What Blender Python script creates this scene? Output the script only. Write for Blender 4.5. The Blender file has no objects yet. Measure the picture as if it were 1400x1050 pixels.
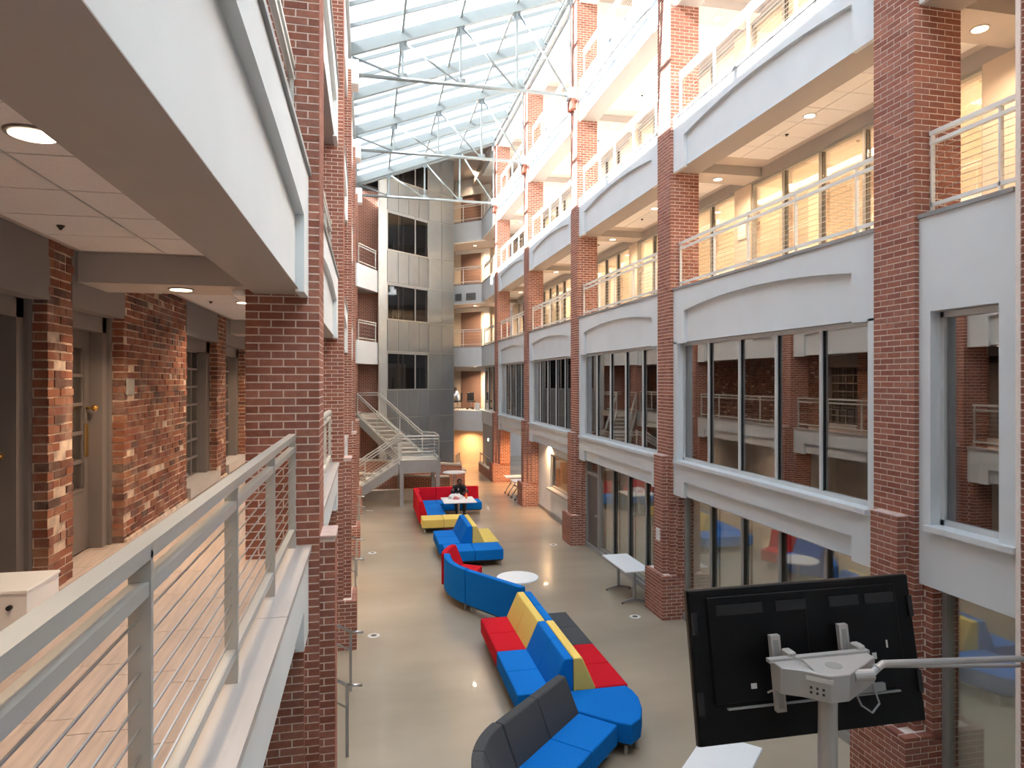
import bpy, math, random
from mathutils import Vector, Matrix
random.seed(7)
PI = math.pi
SC = bpy.context.scene
C = SC.collection

# ------------------------------------------------------------------ camera
YAW = math.radians(12.15); FPX = 920.0; EYE = 4.72
cd = bpy.data.cameras.new('camera'); cam = bpy.data.objects.new('camera', cd); C.objects.link(cam)
cam.location = (0, 0, EYE); cam.rotation_euler = (PI/2, 0, -YAW)
cd.sensor_width = 36.0; cd.lens = FPX/1400*36.0; cd.shift_y = -5/1400; cd.clip_start = .05; cd.clip_end = 300
SC.camera = cam
# ------------------------------------------------------------------ sky, sun, exposure
w = bpy.data.worlds.new('sky'); SC.world = w; w.use_nodes = True
nt = w.node_tree; nt.nodes.clear()
o = nt.nodes.new('ShaderNodeOutputWorld'); bg = nt.nodes.new('ShaderNodeBackground')
tc = nt.nodes.new('ShaderNodeTexCoord'); ns = nt.nodes.new('ShaderNodeTexNoise'); rp = nt.nodes.new('ShaderNodeValToRGB')
ns.inputs['Scale'].default_value = 2.6; ns.inputs['Detail'].default_value = 6
rp.color_ramp.elements[0].position = .42; rp.color_ramp.elements[0].color = (.60, .77, 1, 1)
rp.color_ramp.elements[1].position = .60; rp.color_ramp.elements[1].color = (.92, .96, 1, 1)
nt.links.new(tc.outputs['Generated'], ns.inputs['Vector']); nt.links.new(ns.outputs['Fac'], rp.inputs['Fac'])
nt.links.new(rp.outputs['Color'], bg.inputs['Color']); nt.links.new(bg.outputs[0], o.inputs[0])
bg.inputs['Strength'].default_value = 1.45
sl = bpy.data.lights.new('sun', 'SUN'); so = bpy.data.objects.new('sun', sl); C.objects.link(so)
sl.energy = 22.0; sl.angle = math.radians(.6); sl.color = (1, .985, .97)
so.rotation_euler = Vector((1.0, .07, -.66)).to_track_quat('-Z', 'Y').to_euler(); so.location = (-20, -8, 30)
SC.view_settings.view_transform = 'Standard'; SC.view_settings.look = 'None'
SC.view_settings.gamma = 1.0; SC.view_settings.use_curve_mapping = False
SC.view_settings.exposure = 1.36
WARM = (1.0, .74, .50)

# ------------------------------------------------------------------ materials
MATS = {}
def _nodes(name):
    m = bpy.data.materials.new(name); m.use_nodes = True; MATS[name] = m
    nt = m.node_tree; return m, nt, nt.nodes['Principled BSDF'], nt.nodes, nt.links
def mat(name, col, rough=.6, metal=0.0, var=.06, scale=3.0, bump=0.0, bscale=60, stretch=None, coat=0.0, spec=.5):
    m, nt, p, N, L = _nodes(name)
    p.inputs['Roughness'].default_value = rough; p.inputs['Metallic'].default_value = metal
    p.inputs['Coat Weight'].default_value = coat; p.inputs['Specular IOR Level'].default_value = spec
    tc = N.new('ShaderNodeTexCoord'); mp = N.new('ShaderNodeMapping'); L.new(tc.outputs['Object'], mp.inputs['Vector'])
    if stretch: mp.inputs['Scale'].default_value = stretch
    n = N.new('ShaderNodeTexNoise'); n.inputs['Scale'].default_value = scale; n.inputs['Detail'].default_value = 5
    L.new(mp.outputs[0], n.inputs['Vector'])
    r = N.new('ShaderNodeValToRGB'); r.color_ramp.elements[0].position = .3; r.color_ramp.elements[1].position = .7
    r.color_ramp.elements[0].color = tuple(c*(1-var) for c in col)+(1,); r.color_ramp.elements[1].color = tuple(min(1, c*(1+var)) for c in col)+(1,)
    L.new(n.outputs['Fac'], r.inputs['Fac']); L.new(r.outputs[0], p.inputs['Base Color'])
    if bump:
        b = N.new('ShaderNodeBump'); n2 = N.new('ShaderNodeTexNoise'); n2.inputs['Scale'].default_value = bscale
        L.new(mp.outputs[0], n2.inputs['Vector']); L.new(n2.outputs['Fac'], b.inputs['Height']); b.inputs['Strength'].default_value = bump
        b.inputs['Distance'].default_value = .01; L.new(b.outputs[0], p.inputs['Normal'])
    return m
def emit(name, col, s):
    m, nt, p, N, L = _nodes(name)
    p.inputs['Base Color'].default_value = col+(1,); p.inputs['Emission Color'].default_value = col+(1,); p.inputs['Emission Strength'].default_value = s
    return m
def brickmat(name, cols, old=False):
    m, nt, p, N, L = _nodes(name)
    p.inputs['Roughness'].default_value = .85
    g = N.new('ShaderNodeNewGeometry'); oi = N.new('ShaderNodeObjectInfo')
    a = N.new('ShaderNodeMath'); a.operation = 'ADD'; L.new(g.outputs['Random Per Island'], a.inputs[0]); L.new(oi.outputs['Random'], a.inputs[1])
    f = N.new('ShaderNodeMath'); f.operation = 'FRACT'; L.new(a.outputs[0], f.inputs[0])
    r = N.new('ShaderNodeValToRGB'); cr = r.color_ramp; cr.interpolation = 'LINEAR'
    while len(cr.elements) < len(cols): cr.elements.new(.5)
    for i, c in enumerate(cols): cr.elements[i].position = i/(len(cols)-1); cr.elements[i].color = c+(1,)
    L.new(f.outputs[0], r.inputs['Fac'])
    n = N.new('ShaderNodeTexNoise'); n.inputs['Scale'].default_value = 22 if not old else 9; n.inputs['Detail'].default_value = 6
    L.new(g.outputs['Position'], n.inputs['Vector'])
    mx = N.new('ShaderNodeMix'); mx.data_type = 'RGBA'; mx.blend_type = 'MULTIPLY'; mx.inputs['Factor'].default_value = .55
    rr = N.new('ShaderNodeValToRGB'); rr.color_ramp.elements[0].position = .3; rr.color_ramp.elements[1].position = .72
    rr.color_ramp.elements[0].color = (.45, .42, .4, 1); rr.color_ramp.elements[1].color = (1, 1, 1, 1)
    L.new(n.outputs['Fac'], rr.inputs['Fac']); L.new(r.outputs[0], mx.inputs['A']); L.new(rr.outputs[0], mx.inputs['B'])
    out = mx.outputs['Result']
    if old:   # mortar smears and lime bloom
        n3 = N.new('ShaderNodeTexNoise'); n3.inputs['Scale'].default_value = 3.2; n3.inputs['Detail'].default_value = 9; n3.inputs['Roughness'].default_value = .7
        L.new(g.outputs['Position'], n3.inputs['Vector'])
        r3 = N.new('ShaderNodeValToRGB'); r3.color_ramp.elements[0].position = .50; r3.color_ramp.elements[1].position = .66
        L.new(n3.outputs['Fac'], r3.inputs['Fac'])
        mm = N.new('ShaderNodeMix'); mm.data_type = 'RGBA'; mm.inputs['B'].default_value = (.46, .36, .29, 1)
        sc = N.new('ShaderNodeMath'); sc.operation = 'MULTIPLY'; sc.inputs[1].default_value = .4
        L.new(r3.outputs[0], sc.inputs[0]); L.new(sc.outputs[0], mm.inputs['Factor']); L.new(out, mm.inputs['A']); out = mm.outputs['Result']
    L.new(out, p.inputs['Base Color'])
    b = N.new('ShaderNodeBump'); b.inputs['Strength'].default_value = .5 if old else .25; b.inputs['Distance'].default_value = .006
    n2 = N.new('ShaderNodeTexNoise'); n2.inputs['Scale'].default_value = 70; L.new(g.outputs['Position'], n2.inputs['Vector'])
    L.new(n2.outputs['Fac'], b.inputs['Height']); L.new(b.outputs[0], p.inputs['Normal'])
    return m
def bricktex(name, c1, c2, mortar):
    m, nt, p, N, L = _nodes(name); p.inputs['Roughness'].default_value = .85
    g = N.new('ShaderNodeNewGeometry'); sp = N.new('ShaderNodeSeparateXYZ'); cb = N.new('ShaderNodeCombineXYZ')
    L.new(g.outputs['Position'], sp.inputs[0])
    ad = N.new('ShaderNodeMath'); ad.operation = 'ADD'; L.new(sp.outputs['X'], ad.inputs[0]); L.new(sp.outputs['Y'], ad.inputs[1])
    L.new(ad.outputs[0], cb.inputs['X']); L.new(sp.outputs['Z'], cb.inputs['Y'])
    t = N.new('ShaderNodeTexBrick'); L.new(cb.outputs[0], t.inputs['Vector'])
    t.inputs['Color1'].default_value = c1+(1,); t.inputs['Color2'].default_value = c2+(1,); t.inputs['Mortar'].default_value = mortar+(1,)
    t.inputs['Scale'].default_value = 1; t.inputs['Brick Width'].default_value = .203; t.inputs['Row Height'].default_value = .0677; t.inputs['Mortar Size'].default_value = .006
    L.new(t.outputs['Color'], p.inputs['Base Color'])
    b = N.new('ShaderNodeBump'); b.invert = True; b.inputs['Strength'].default_value = .5; b.inputs['Distance'].default_value = .01
    L.new(t.outputs['Fac'], b.inputs['Height']); L.new(b.outputs[0], p.inputs['Normal'])
    return m
def glassmat(name, tint, refl0, refl1, rough=.0):
    m = bpy.data.materials.new(name); m.use_nodes = True; MATS[name] = m
    nt = m.node_tree; N, L = nt.nodes, nt.links; N.clear()
    o = N.new('ShaderNodeOutputMaterial'); mx = N.new('ShaderNodeMixShader'); t = N.new('ShaderNodeBsdfTransparent'); g = N.new('ShaderNodeBsdfGlossy')
    t.inputs['Color'].default_value = tint+(1,); g.inputs['Roughness'].default_value = rough; g.inputs['Color'].default_value = (1, 1, 1, 1)
    f = N.new('ShaderNodeFresnel'); f.inputs['IOR'].default_value = 1.5
    mr = N.new('ShaderNodeMapRange'); mr.inputs['From Min'].default_value = .04; mr.inputs['From Max'].default_value = .6
    mr.inputs['To Min'].default_value = refl0; mr.inputs['To Max'].default_value = refl1
    L.new(f.outputs[0], mr.inputs['Value']); L.new(mr.outputs[0], mx.inputs['Fac'])
    L.new(t.outputs[0], mx.inputs[1]); L.new(g.outputs[0], mx.inputs[2]); L.new(mx.outputs[0], o.inputs[0])
    return m
def blindmat(name, col, trans=.5):
    m, nt, p, N, L = _nodes(name); p.inputs['Base Color'].default_value = col+(1,); p.inputs['Roughness'].default_value = .6
    o = [n for n in N if n.type == 'OUTPUT_MATERIAL'][0]
    t = N.new('ShaderNodeBsdfTranslucent'); t.inputs['Color'].default_value = col+(1,)
    mx = N.new('ShaderNodeMixShader'); mx.inputs[0].default_value = trans
    L.new(p.outputs[0], mx.inputs[1]); L.new(t.outputs[0], mx.inputs[2]); L.new(mx.outputs[0], o.inputs[0])
    return m
mat('plaster', (.72, .75, .755), .75, var=.03, scale=1.5, bump=.06, bscale=90)
mat('plaster_left', (.71, .735, .735), .75, var=.03, scale=1.5, bump=.06, bscale=90)
mat('curb_metal', (.30, .30, .29), .5, var=.05)
mat('curb_stone', (.47, .435, .41), .38, var=.08, scale=6, stretch=(1, .15, 1))
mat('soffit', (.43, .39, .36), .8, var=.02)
mat('ceiling_tile', (.82, .80, .79), .9, var=.03, scale=40, bump=.15, bscale=150)
mat('ceiling_grid', (.52, .46, .42), .6)
mat('beam_paint', (.48, .44, .41), .8, var=.02)
mat('wall_warm', (.66, .56, .45), .8, var=.03)
mat('wall_taupe', (.42, .39, .37), .8, var=.03)
mat('wall_grey', (.45, .44, .42), .8, var=.04)
mat('plaster_lightened', (.86, .88, .88), .75, var=.02)  # same plaster, colour lightened to stand in for light missing on the diagonal parapets
mat('wall_white', (.80, .78, .75), .8, var=.02)
mat('mortar', (.86, .75, .66), .95, var=.10, scale=14)
mat('ledge', (.62, .45, .39), .9, var=.1, scale=12)
mat('mortar_old', (.60, .47, .37), .95, var=.35, scale=9, bump=.5, bscale=40)
brickmat('brick', [(.33, .115, .07), (.40, .145, .09), (.47, .185, .12), (.39, .16, .11), (.31, .10, .062)])
brickmat('brick_old', [(.10, .05, .04), (.27, .085, .045), (.33, .12, .06), (.24, .075, .045), (.36, .15, .08), (.20, .06, .04), (.13, .07, .055)], True)
bricktex('brick_far', (.36, .13, .08), (.30, .10, .06), (.70, .57, .47))
mat('concrete_floor', (.41, .335, .245), .24, var=.16, scale=.55, bump=.015, bscale=12, stretch=(.5, 1, 1), coat=.25)
mat('concrete', (.56, .49, .41), .7, var=.1, scale=3)
mat('plank', (.43, .345, .295), .55, var=.16, scale=5, stretch=(6, .5, 1), bump=.05, bscale=30)
mat('grout', (.15, .11, .09), .9)
mat('rail_paint', (.64, .63, .57), .38, .15, var=.02)
mat('rail_blue', (.50, .50, .47), .35, .35, var=.03)
mat('rail_white', (.80, .79, .74), .45, var=.02)
mat('cable', (.62, .60, .56), .3, .9)
mat('steel_white', (.21, .23, .225), .45, var=.02)
mat('steel_grey', (.36, .36, .35), .5, .1, var=.04)
mat('stainless', (.55, .54, .52), .3, .9)
mat('frame_grey', (.36, .35, .33), .45, .2, var=.03)
mat('frame_dark', (.035, .033, .03), .5)
mat('frame_alu', (.62, .63, .62), .4, .2); mat('sill_alu', (.72, .75, .76), .35, .1)
mat('door_grey', (.15, .125, .115), .5, var=.04)
mat('trim_grey', (.19, .165, .155), .5, var=.04)
mat('panel_grey', (.22, .20, .20), .6, var=.03)
mat('door_brown', (.22, .13, .10), .55, var=.1, scale=8, stretch=(6, 6, .6))
mat('brass', (.70, .42, .12), .25, .95)
mat('black', (.012, .012, .013), .45)
mat('black_gloss', (.02, .02, .022), .25)
mat('tower_panel', (.30, .32, .325), .42, .55, var=.06, scale=1.2)
mat('tower_seam', (.48, .47, .44), .4, .5)
mat('tower_post', (.52, .55, .54), .35, .4)
mat('laminate_white', (.88, .88, .87), .35, var=.01)
mat('table_leg', (.42, .42, .41), .35, .7)
mat('fab_blue', (.002, .17, .58), .85, spec=.15, var=.06, scale=60, bump=.08, bscale=300)
mat('fab_red', (.60, .008, .02), .85, spec=.15, var=.06, scale=60, bump=.08, bscale=300)
mat('fab_yellow', (.84, .61, .16), .85, spec=.15, var=.06, scale=60, bump=.08, bscale=300)
mat('fab_grey', (.06, .062, .066), .9, var=.2, scale=90, bump=.12, bscale=300)
mat('tv_black', (.004, .004, .0045), .5, spec=.25, var=.2)
mat('tv_trim', (.10, .075, .05), .4, .5)
mat('mount_grey', (.52, .49, .46), .4, .2)
mat('sign', (.78, .76, .72), .5)
mat('paper', (.85, .78, .68), .6)
mat('skin', (.10, .05, .032), .55); mat('hair', (.008, .007, .007), .8)
mat('jacket', (.012, .012, .015), .6, var=.2); mat('trousers', (.015, .014, .016), .8)
mat('badge', (.75, .75, .75), .4); mat('orange_plastic', (.85, .16, .03), .35); mat('bag_white', (.85, .82, .80), .5, var=.1, scale=30)
mat('bag_red', (.75, .25, .24), .5); mat('shirt_blue', (.45, .55, .72), .8)
mat('drain_ring', (.70, .68, .63), .4); mat('drain_hole', (.05, .045, .04), .6)
mat('vent', (.20, .20, .195), .5, .3)
emit('lamp_warm', (1, .80, .56), 3.0); emit('lamp_white', (1, .93, .82), 5.0)
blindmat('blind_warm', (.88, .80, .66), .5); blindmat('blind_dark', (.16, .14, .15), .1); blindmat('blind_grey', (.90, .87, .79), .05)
blindmat('blind_left', (.62, .55, .48), .3)
glassmat('glass_l2', (.62, .58, .58), .22, .85); glassmat('glass_ground', (.95, .96, .93), .05, .38, .035)
glassmat('glass_gallery', (.95, .93, .90), .08, .7); glassmat('glass_sky', (.93, .96, .98), .02, .10); glassmat('glass_dark', (.45, .45, .46), .06, .5); glassmat('glass_tower', (.55, .55, .56), .015, .12)
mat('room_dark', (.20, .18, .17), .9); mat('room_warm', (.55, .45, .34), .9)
mat('roof', (.5, .5, .5), .9)

# ------------------------------------------------------------------ mesh helpers
class MB:
    def __init__(s): s.v = []; s.f = []
    def poly(s, pts, faces):
        k = len(s.v); s.v += [tuple(p) for p in pts]; s.f += [tuple(i+k for i in f) for f in faces]; return s
    def box(s, x0, x1, y0, y1, z0, z1):
        return s.poly([(x0, y0, z0), (x1, y0, z0), (x1, y1, z0), (x0, y1, z0), (x0, y0, z1), (x1, y0, z1), (x1, y1, z1), (x0, y1, z1)],
                      [(0, 3, 2, 1), (4, 5, 6, 7), (0, 1, 5, 4), (1, 2, 6, 5), (2, 3, 7, 6), (3, 0, 4, 7)])
    def hexa(s, b, t):   # bottom quad, top quad
        return s.poly(list(b)+list(t), [(0, 3, 2, 1), (4, 5, 6, 7), (0, 1, 5, 4), (1, 2, 6, 5), (2, 3, 7, 6), (3, 0, 4, 7)])
    def prism(s, pts, z0, z1):    # convex-ish outline in xy (ccw), extruded
        n = len(pts); s.poly([(x, y, z0) for x, y in pts]+[(x, y, z1) for x, y in pts],
            [tuple(reversed(range(n))), tuple(range(n, 2*n))]+[(i, (i+1) % n, n+(i+1) % n, n+i) for i in range(n)]); return s
    def prof(s, pts, a, b, axis='x'):  # outline in (p,q) extruded along axis
        n = len(pts)
        def mk(t, p, q): return (t, p, q) if axis == 'x' else (p, t, q)
        s.poly([mk(a, p, q) for p, q in pts]+[mk(b, p, q) for p, q in pts],
            [tuple(reversed(range(n))), tuple(range(n, 2*n))]+[(i, (i+1) % n, n+(i+1) % n, n+i) for i in range(n)]); return s
    def tube(s, p, q, r, n=8, r2=None):
        p, q = Vector(p), Vector(q); d = (q-p)
        if d.length < 1e-6: return s
        m = d.to_track_quat('Z', 'Y').to_matrix(); r2 = r if r2 is None else r2; k = len(s.v)
        for c, rr in ((p, r), (q, r2)):
            for i in range(n):
                a = 2*PI*i/n; s.v.append(tuple(c+m@Vector((rr*math.cos(a), rr*math.sin(a), 0))))
        s.f += [(k+i, k+(i+1) % n, k+n+(i+1) % n, k+n+i) for i in range(n)]+[tuple(k+i for i in reversed(range(n))), tuple(k+n+i for i in range(n))]
        return s
    def bar(s, p, q, wd, h):          # rectangular bar between two points, width horizontal, h vertical
        p, q = Vector(p), Vector(q); d = (q-p).normalized(); sd = d.cross(Vector((0, 0, 1)))
        sd = sd.normalized() if sd.length > 1e-4 else Vector((1, 0, 0)); up = sd.cross(d).normalized()
        B = [p+sd*a*wd/2+up*b*h/2 for a, b in ((-1, -1), (1, -1), (1, 1), (-1, 1))]; T = [q+(v-p) for v in B]
        return s.hexa(B, T)
    def path(s, pts, r, n=8):
        for a, b in zip(pts[:-1], pts[1:]): s.tube(a, b, r, n)
        return s
    def lathe(s, prof, n=20, c=(0, 0, 0)):
        k = len(s.v); m = len(prof)
        for r, z in prof:
            for i in range(n): a = 2*PI*i/n; s.v.append((c[0]+r*math.cos(a), c[1]+r*math.sin(a), c[2]+z))
        for j in range(m-1): s.f += [(k+j*n+i, k+j*n+(i+1) % n, k+(j+1)*n+(i+1) % n, k+(j+1)*n+i) for i in range(n)]
        s.f += [tuple(k+i for i in reversed(range(n))), tuple(k+(m-1)*n+i for i in range(n))]; return s
    def sector(s, c, r0, r1, a0, a1, z0, z1, n=12, zin=None, r0t=None):   # ring sector; r0t = inner radius at top
        r0t = r0 if r0t is None else r0t; k = len(s.v)
        for i in range(n+1):
            a = a0+(a1-a0)*i/n; ca, sa = math.cos(a), math.sin(a)
            for r, z in ((r0, z0), (r1, z0), (r1, z1), (r0t, z1)): s.v.append((c[0]+r*ca, c[1]+r*sa, z))
        for i in range(n):
            for j in range(4): s.f.append((k+4*i+j, k+4*i+(j+1) % 4, k+4*i+4+(j+1) % 4, k+4*i+4+j))
        s.f += [(k, k+3, k+2, k+1), tuple(k+4*n+j for j in range(4))]; return s
    def mesh(s, name, m):
        me = bpy.data.meshes.new(name); me.from_pydata(s.v, [], s.f); me.materials.append(MATS[m]); me.update(); return me
    def build(s, name, m, parent=None, bevel=0, smooth=False, world=False, seg=2):
        if world and parent is not None:
            inv = parent.matrix_basis.inverted() if parent.parent is None else (parent.parent.matrix_basis@parent.matrix_basis).inverted()
            s.v = [tuple(inv@Vector(v)) for v in s.v]
        ob = bpy.data.objects.new(name, s.mesh(name, m)); C.objects.link(ob); ob.parent = parent
        if smooth:
            for p in ob.data.polygons: p.use_smooth = True
        if bevel:
            b = ob.modifiers.new('bevel', 'BEVEL'); b.width = bevel; b.segments = seg; b.limit_method = 'ANGLE'; b.angle_limit = math.radians(35)
            if seg > 1:
                for p in ob.data.polygons: p.use_smooth = True
                wn = ob.modifiers.new('wn', 'WEIGHTED_NORMAL'); wn.keep_sharp = True
        return ob
def box(name, m, parent, x0, x1, y0, y1, z0, z1, bevel=0, seg=1):
    return MB().box(x0, x1, y0, y1, z0, z1).build(name, m, parent, bevel, seg=seg, world=True)
def thing(name, label, cat, loc=(0, 0, 0), rotz=0, group=None):
    e = bpy.data.objects.new(name, None); C.objects.link(e); e.empty_display_size = .2
    e.matrix_basis = Matrix.Translation(loc)@Matrix.Rotation(rotz, 4, 'Z')
    e['label'] = label; e['category'] = cat
    if group: e['group'] = group
    return e
def tag(ob, label, cat, group=None):
    ob['label'] = label; ob['category'] = cat
    if group: ob['group'] = group
    return ob
def struct(name, label=None, loc=(0, 0, 0)):
    e = bpy.data.objects.new(name, None); C.objects.link(e); e.location = loc; e.matrix_basis = Matrix.Translation(loc); e['kind'] = 'structure'
    if label: e['label'] = label
    return e
def stuff(ob): ob['kind'] = 'stuff'; return ob
def copy_tree(o, parent=None):
    c = o.copy(); C.objects.link(c); c.parent = parent
    for ch in list(o.children): copy_tree(ch, c)
    return c
def W(x, y, z):
    d = x*math.sin(YAW)+y*math.cos(YAW)
    if d < .2: return None
    return (700+FPX*(x*math.cos(YAW)-y*math.sin(YAW))/d, 520-FPX*(z-EYE)/d, d)
def inview(x, y, z, mg=10):
    p = W(x, y, z); return p is not None and -mg < p[0] < 1400+mg and -mg < p[1] < 1050+mg

# ------------------------------------------------------------------ brickwork
CH, BL, JT = .0677, .2033, .0115
def brick_boxes(x0, x1, y0, y1, z0, z1, fx, faceX=True, faceY=True, jit=0.0, header=0):
    out = []; n = int(round((z1-z0)/CH))
    for i in range(n):
        zb = z0+i*CH; zt = min(zb+CH-JT, z1)
        even = i % 2 == 0
        bl = BL/2 if header and i % header == header-1 else BL
        def run(s, e):
            p = s
            while p < e-.02:
                q = min(p+bl, e)
                if e-q < .03: q = e
                yield p, (q-JT if q < e-1e-6 else q)
                p = q
        if faceY:
            L = x1-x0
            for p, q in run(0 if even else .1017, L):
                a, b = (x0+p, x0+q) if fx < 0 else (x1-q, x1-p)
                out.append([a, b, y0, y0+.1017-JT, zb, zt])
        if faceX:
            st = (.1017 if even else 0) if faceY else (0 if even else -.1017)
            for p, q in run(st, y1-y0):
                p = max(p, 0)
                if q-p < .02: continue
                a, b = (x0, x0+.1017-JT) if fx < 0 else (x1-.1017+JT, x1)
                out.append([a, b, y0+p, y0+q, zb, zt])
    if jit:
        for b in out:
            e = random.uniform(-jit, jit)
            if fx < 0: b[0] += e
            else: b[1] += e
            b[4] += random.uniform(-jit, jit)*.5; b[5] += random.uniform(-jit, jit)*.5
    return out
BMESH = {}
def place_bricks(boxes, parent, m, nobj, jit=False, name='brick'):
    pl = parent.matrix_basis.translation
    sc = []
    for i, b in enumerate(boxes):
        c = [(b[0]+b[1])/2, (b[2]+b[3])/2, (b[4]+b[5])/2]; p = W(*c)
        if p and inview(*c, mg=0): sc.append((p[2], i))
    sc.sort(); pick = set(i for _, i in sc[:nobj])
    mb = MB(); nrest = 0
    for i, b in enumerate(boxes):
        if i in pick:
            q = .004 if jit else .001
            dims = tuple(round((b[2*k+1]-b[2*k])/q) for k in range(3)); key = (m,)+dims
            if key not in BMESH: BMESH[key] = MB().box(0, b[1]-b[0], 0, b[3]-b[2], 0, b[5]-b[4]).mesh(name, m)
            ob = bpy.data.objects.new(name, BMESH[key]); C.objects.link(ob); ob.parent = parent
            ob.location = (b[0]-pl.x, b[2]-pl.y, b[4]-pl.z)
        else:
            mb.box(*b); nrest += 1
    if nrest:
        stuff(mb.build('brickwork', m, parent, world=True))

# ------------------------------------------------------------------ levels
RX = 5.96                 # front plane of the right-hand parapets
LX = -.50                 # front plane of the left-hand parapets
YR = [6.32, 12.42, 18.52, 24.62, 30.72]
YL = [6.12, 12.22, 18.32, 24.42, 30.52]
CW = .61
RL = {2: (2.48, 3.14), 3: (5.47, 6.50), 4: (8.87, 9.88), 5: (12.21, 13.25)}
LL = {2: (2.55, 3.235), 3: (5.47, 6.50), 4: (8.87, 9.88), 5: (12.21, 13.80)}
ROOFZ = 15.85

# ground floor
floor = struct('floor', 'polished tan concrete atrium floor')
box('slab', 'concrete_floor', floor, -4, 12, -4, 42, -.3, 0)

# ------------------------------------------------------------------ columns
def right_column(y0, label, nobj):
    t = thing('brick_column', label, 'column', (6.2, y0+.3, 0), group='brick columns along the windowed side')
    bx = brick_boxes(5.9, 6.51, y0, y0+CW, .85, ROOFZ, -1)
    bx += brick_boxes(5.77, 5.905, y0+.1, y0+.51, .85, 3.2, -1)
    bx += brick_boxes(6.02, 6.50, y0-.12, y0+.0, .85, 2.48, -1)
    bx += brick_boxes(5.67, 6.50, y0-.12, y0+.73, 0, .85, -1)
    m = MB().box(5.9035, 6.5065, y0+.0035, y0+CW, .8, ROOFZ).box(5.7735, 5.95, y0+.1035, y0+.505, .8, 3.19).box(6.0235, 6.4965, y0-.1165, y0+.1, .8, 2.47)
    m.box(5.6735, 6.4965, y0-.1165, y0+.7265, 0, .8485)
    m.build('mortar_core', 'mortar', t, world=True)
    place_bricks(bx, t, 'brick', nobj)
    MB().box(5.765, 5.90, y0+.095, y0+.515, 3.195, 3.21).build('ledge', 'ledge', t, world=True)
    return t
rc_lab = ['brick column behind the wall-mounted arms of the large black display', 'brick column with a small white notice plate beside the long white table',
          'brick column beside the grey glazed-wall door and the small interior window', 'brick column next to the flip-top tables in the warm alcove',
          'brick column glowing orange at its foot beside the ramp handrail']
for k, y0 in enumerate(YR): right_column(y0, rc_lab[k], [300, 300, 200, 60, 0][k])
def left_column(y0, label, nobj):
    t = thing('brick_column', label, 'column', (-.7, y0+.3, 0), group='brick columns along the old brick wall side')
    bx = brick_boxes(-1.02, -.41, y0, y0+CW, .85, 13.0, 1)
    bx += brick_boxes(-.415, -.28, y0+.1, y0+.51, .85, 3.32, 1)
    bx += brick_boxes(-1.02, -.53, y0-.12, y0, .85, 2.55, 1)
    bx += brick_boxes(-1.02, -.18, y0-.12, y0+.73, 0, .85, 1)
    m = MB().box(-1.0165, -.4135, y0+.0035, y0+CW, .8, 13.0).box(-.45, -.2835, y0+.1035, y0+.505, .8, 3.31).box(-1.0165, -.5335, y0-.1165, y0+.1, .8, 2.54)
    m.box(-1.0165, -.1835, y0-.1165, y0+.7265, 0, .8485)
    m.build('mortar_core', 'mortar', t, world=True)
    place_bricks(bx, t, 'brick', nobj)
    MB().box(-.41, -.27, y0+.09, y0+.52, 3.315, 3.335).build('ledge', 'ledge', t, world=True)
    MB().box(-.62, -.22, y0+.02, y0+CW-.02, 12.6, 13.25).build('bearing_block', 'plaster', t, 0.01, world=True)
    return t
lc_lab = ['wide brick column at the end of the cable railing beside the tiled walkway', 'brick column one bay beyond the walkway railing',
          'brick column two bays beyond the walkway railing', 'brick column standing beside the foot of the steel staircase', 'brick column behind the top of the steel staircase']
for k, y0 in enumerate(YL): left_column(y0, lc_lab[k], [300, 160, 60, 0, 0][k])
# near corner column, turned 45 degrees
t = thing('brick_column', 'brick column turned diagonally where the display brace arms end', 'column', (5.95, 4.75, 0), PI/4)
bx = brick_boxes(-.305, .305, -.305, .305, 0, ROOFZ, -1)
MB().box(-.3015, .305, -.3015, .305, 0, ROOFZ).build('mortar_core', 'mortar', t)
mb = MB()
for b in bx: mb.box(*b)
stuff(mb.build('brickwork', 'brick', t))

# ------------------------------------------------------------------ parapets
RD = .07      # depth of the recessed parapet panels
def parapet(parent, X, s, y0, y1, zb, zt, arch=True, beam=.5, inset=.45, m='plaster', panel=True, curb='curb_metal'):
    fx = lambda t: X+s*t
    def bx(mb, a, b, *r): return mb.box(min(fx(a), fx(b)), max(fx(a), fx(b)), *r)
    mb = MB(); bx(mb, RD, beam, y0, y1, zb, zt)
    if panel:
        za = zb+.58*(zt-zb) if arch else zb+.42*(zt-zb)
        bx(mb, 0, RD, y0, y0+inset, zb-.03, zt); bx(mb, 0, RD, y1-inset, y1, zb-.03, zt)
        n = 14 if arch else 1; ya, yb = y0+inset, y1-inset
        f = lambda u: za+(.15*4*u*(1-u) if arch else 0)
        for i in range(n):
            u, v = i/n, (i+1)/n; a, b = ya+(yb-ya)*u, ya+(yb-ya)*v; xs = (fx(0), fx(RD))
            mb.hexa([(xs[0], a, f(u)), (xs[1], a, f(u)), (xs[1], b, f(v)), (xs[0], b, f(v))], [(xs[0], a, zt), (xs[1], a, zt), (xs[1], b, zt), (xs[0], b, zt)])
    else: bx(mb, 0, RD, y0, y1, zb, zt)
    p = mb.build('parapet', m, parent, world=True)
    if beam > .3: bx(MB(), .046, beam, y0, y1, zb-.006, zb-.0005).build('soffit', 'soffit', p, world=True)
    if curb:
        n = max(1, int(round((y1-y0)/1.9)))
        for i in range(n):
            a, b = y0+(y1-y0)*i/n, y0+(y1-y0)*(i+1)/n
            bx(MB(), -.025, .26 if s > 0 else .17, a+.003, b-.003, zt, zt+.045).build('coping', curb, p, world=True)
    return p
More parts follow.
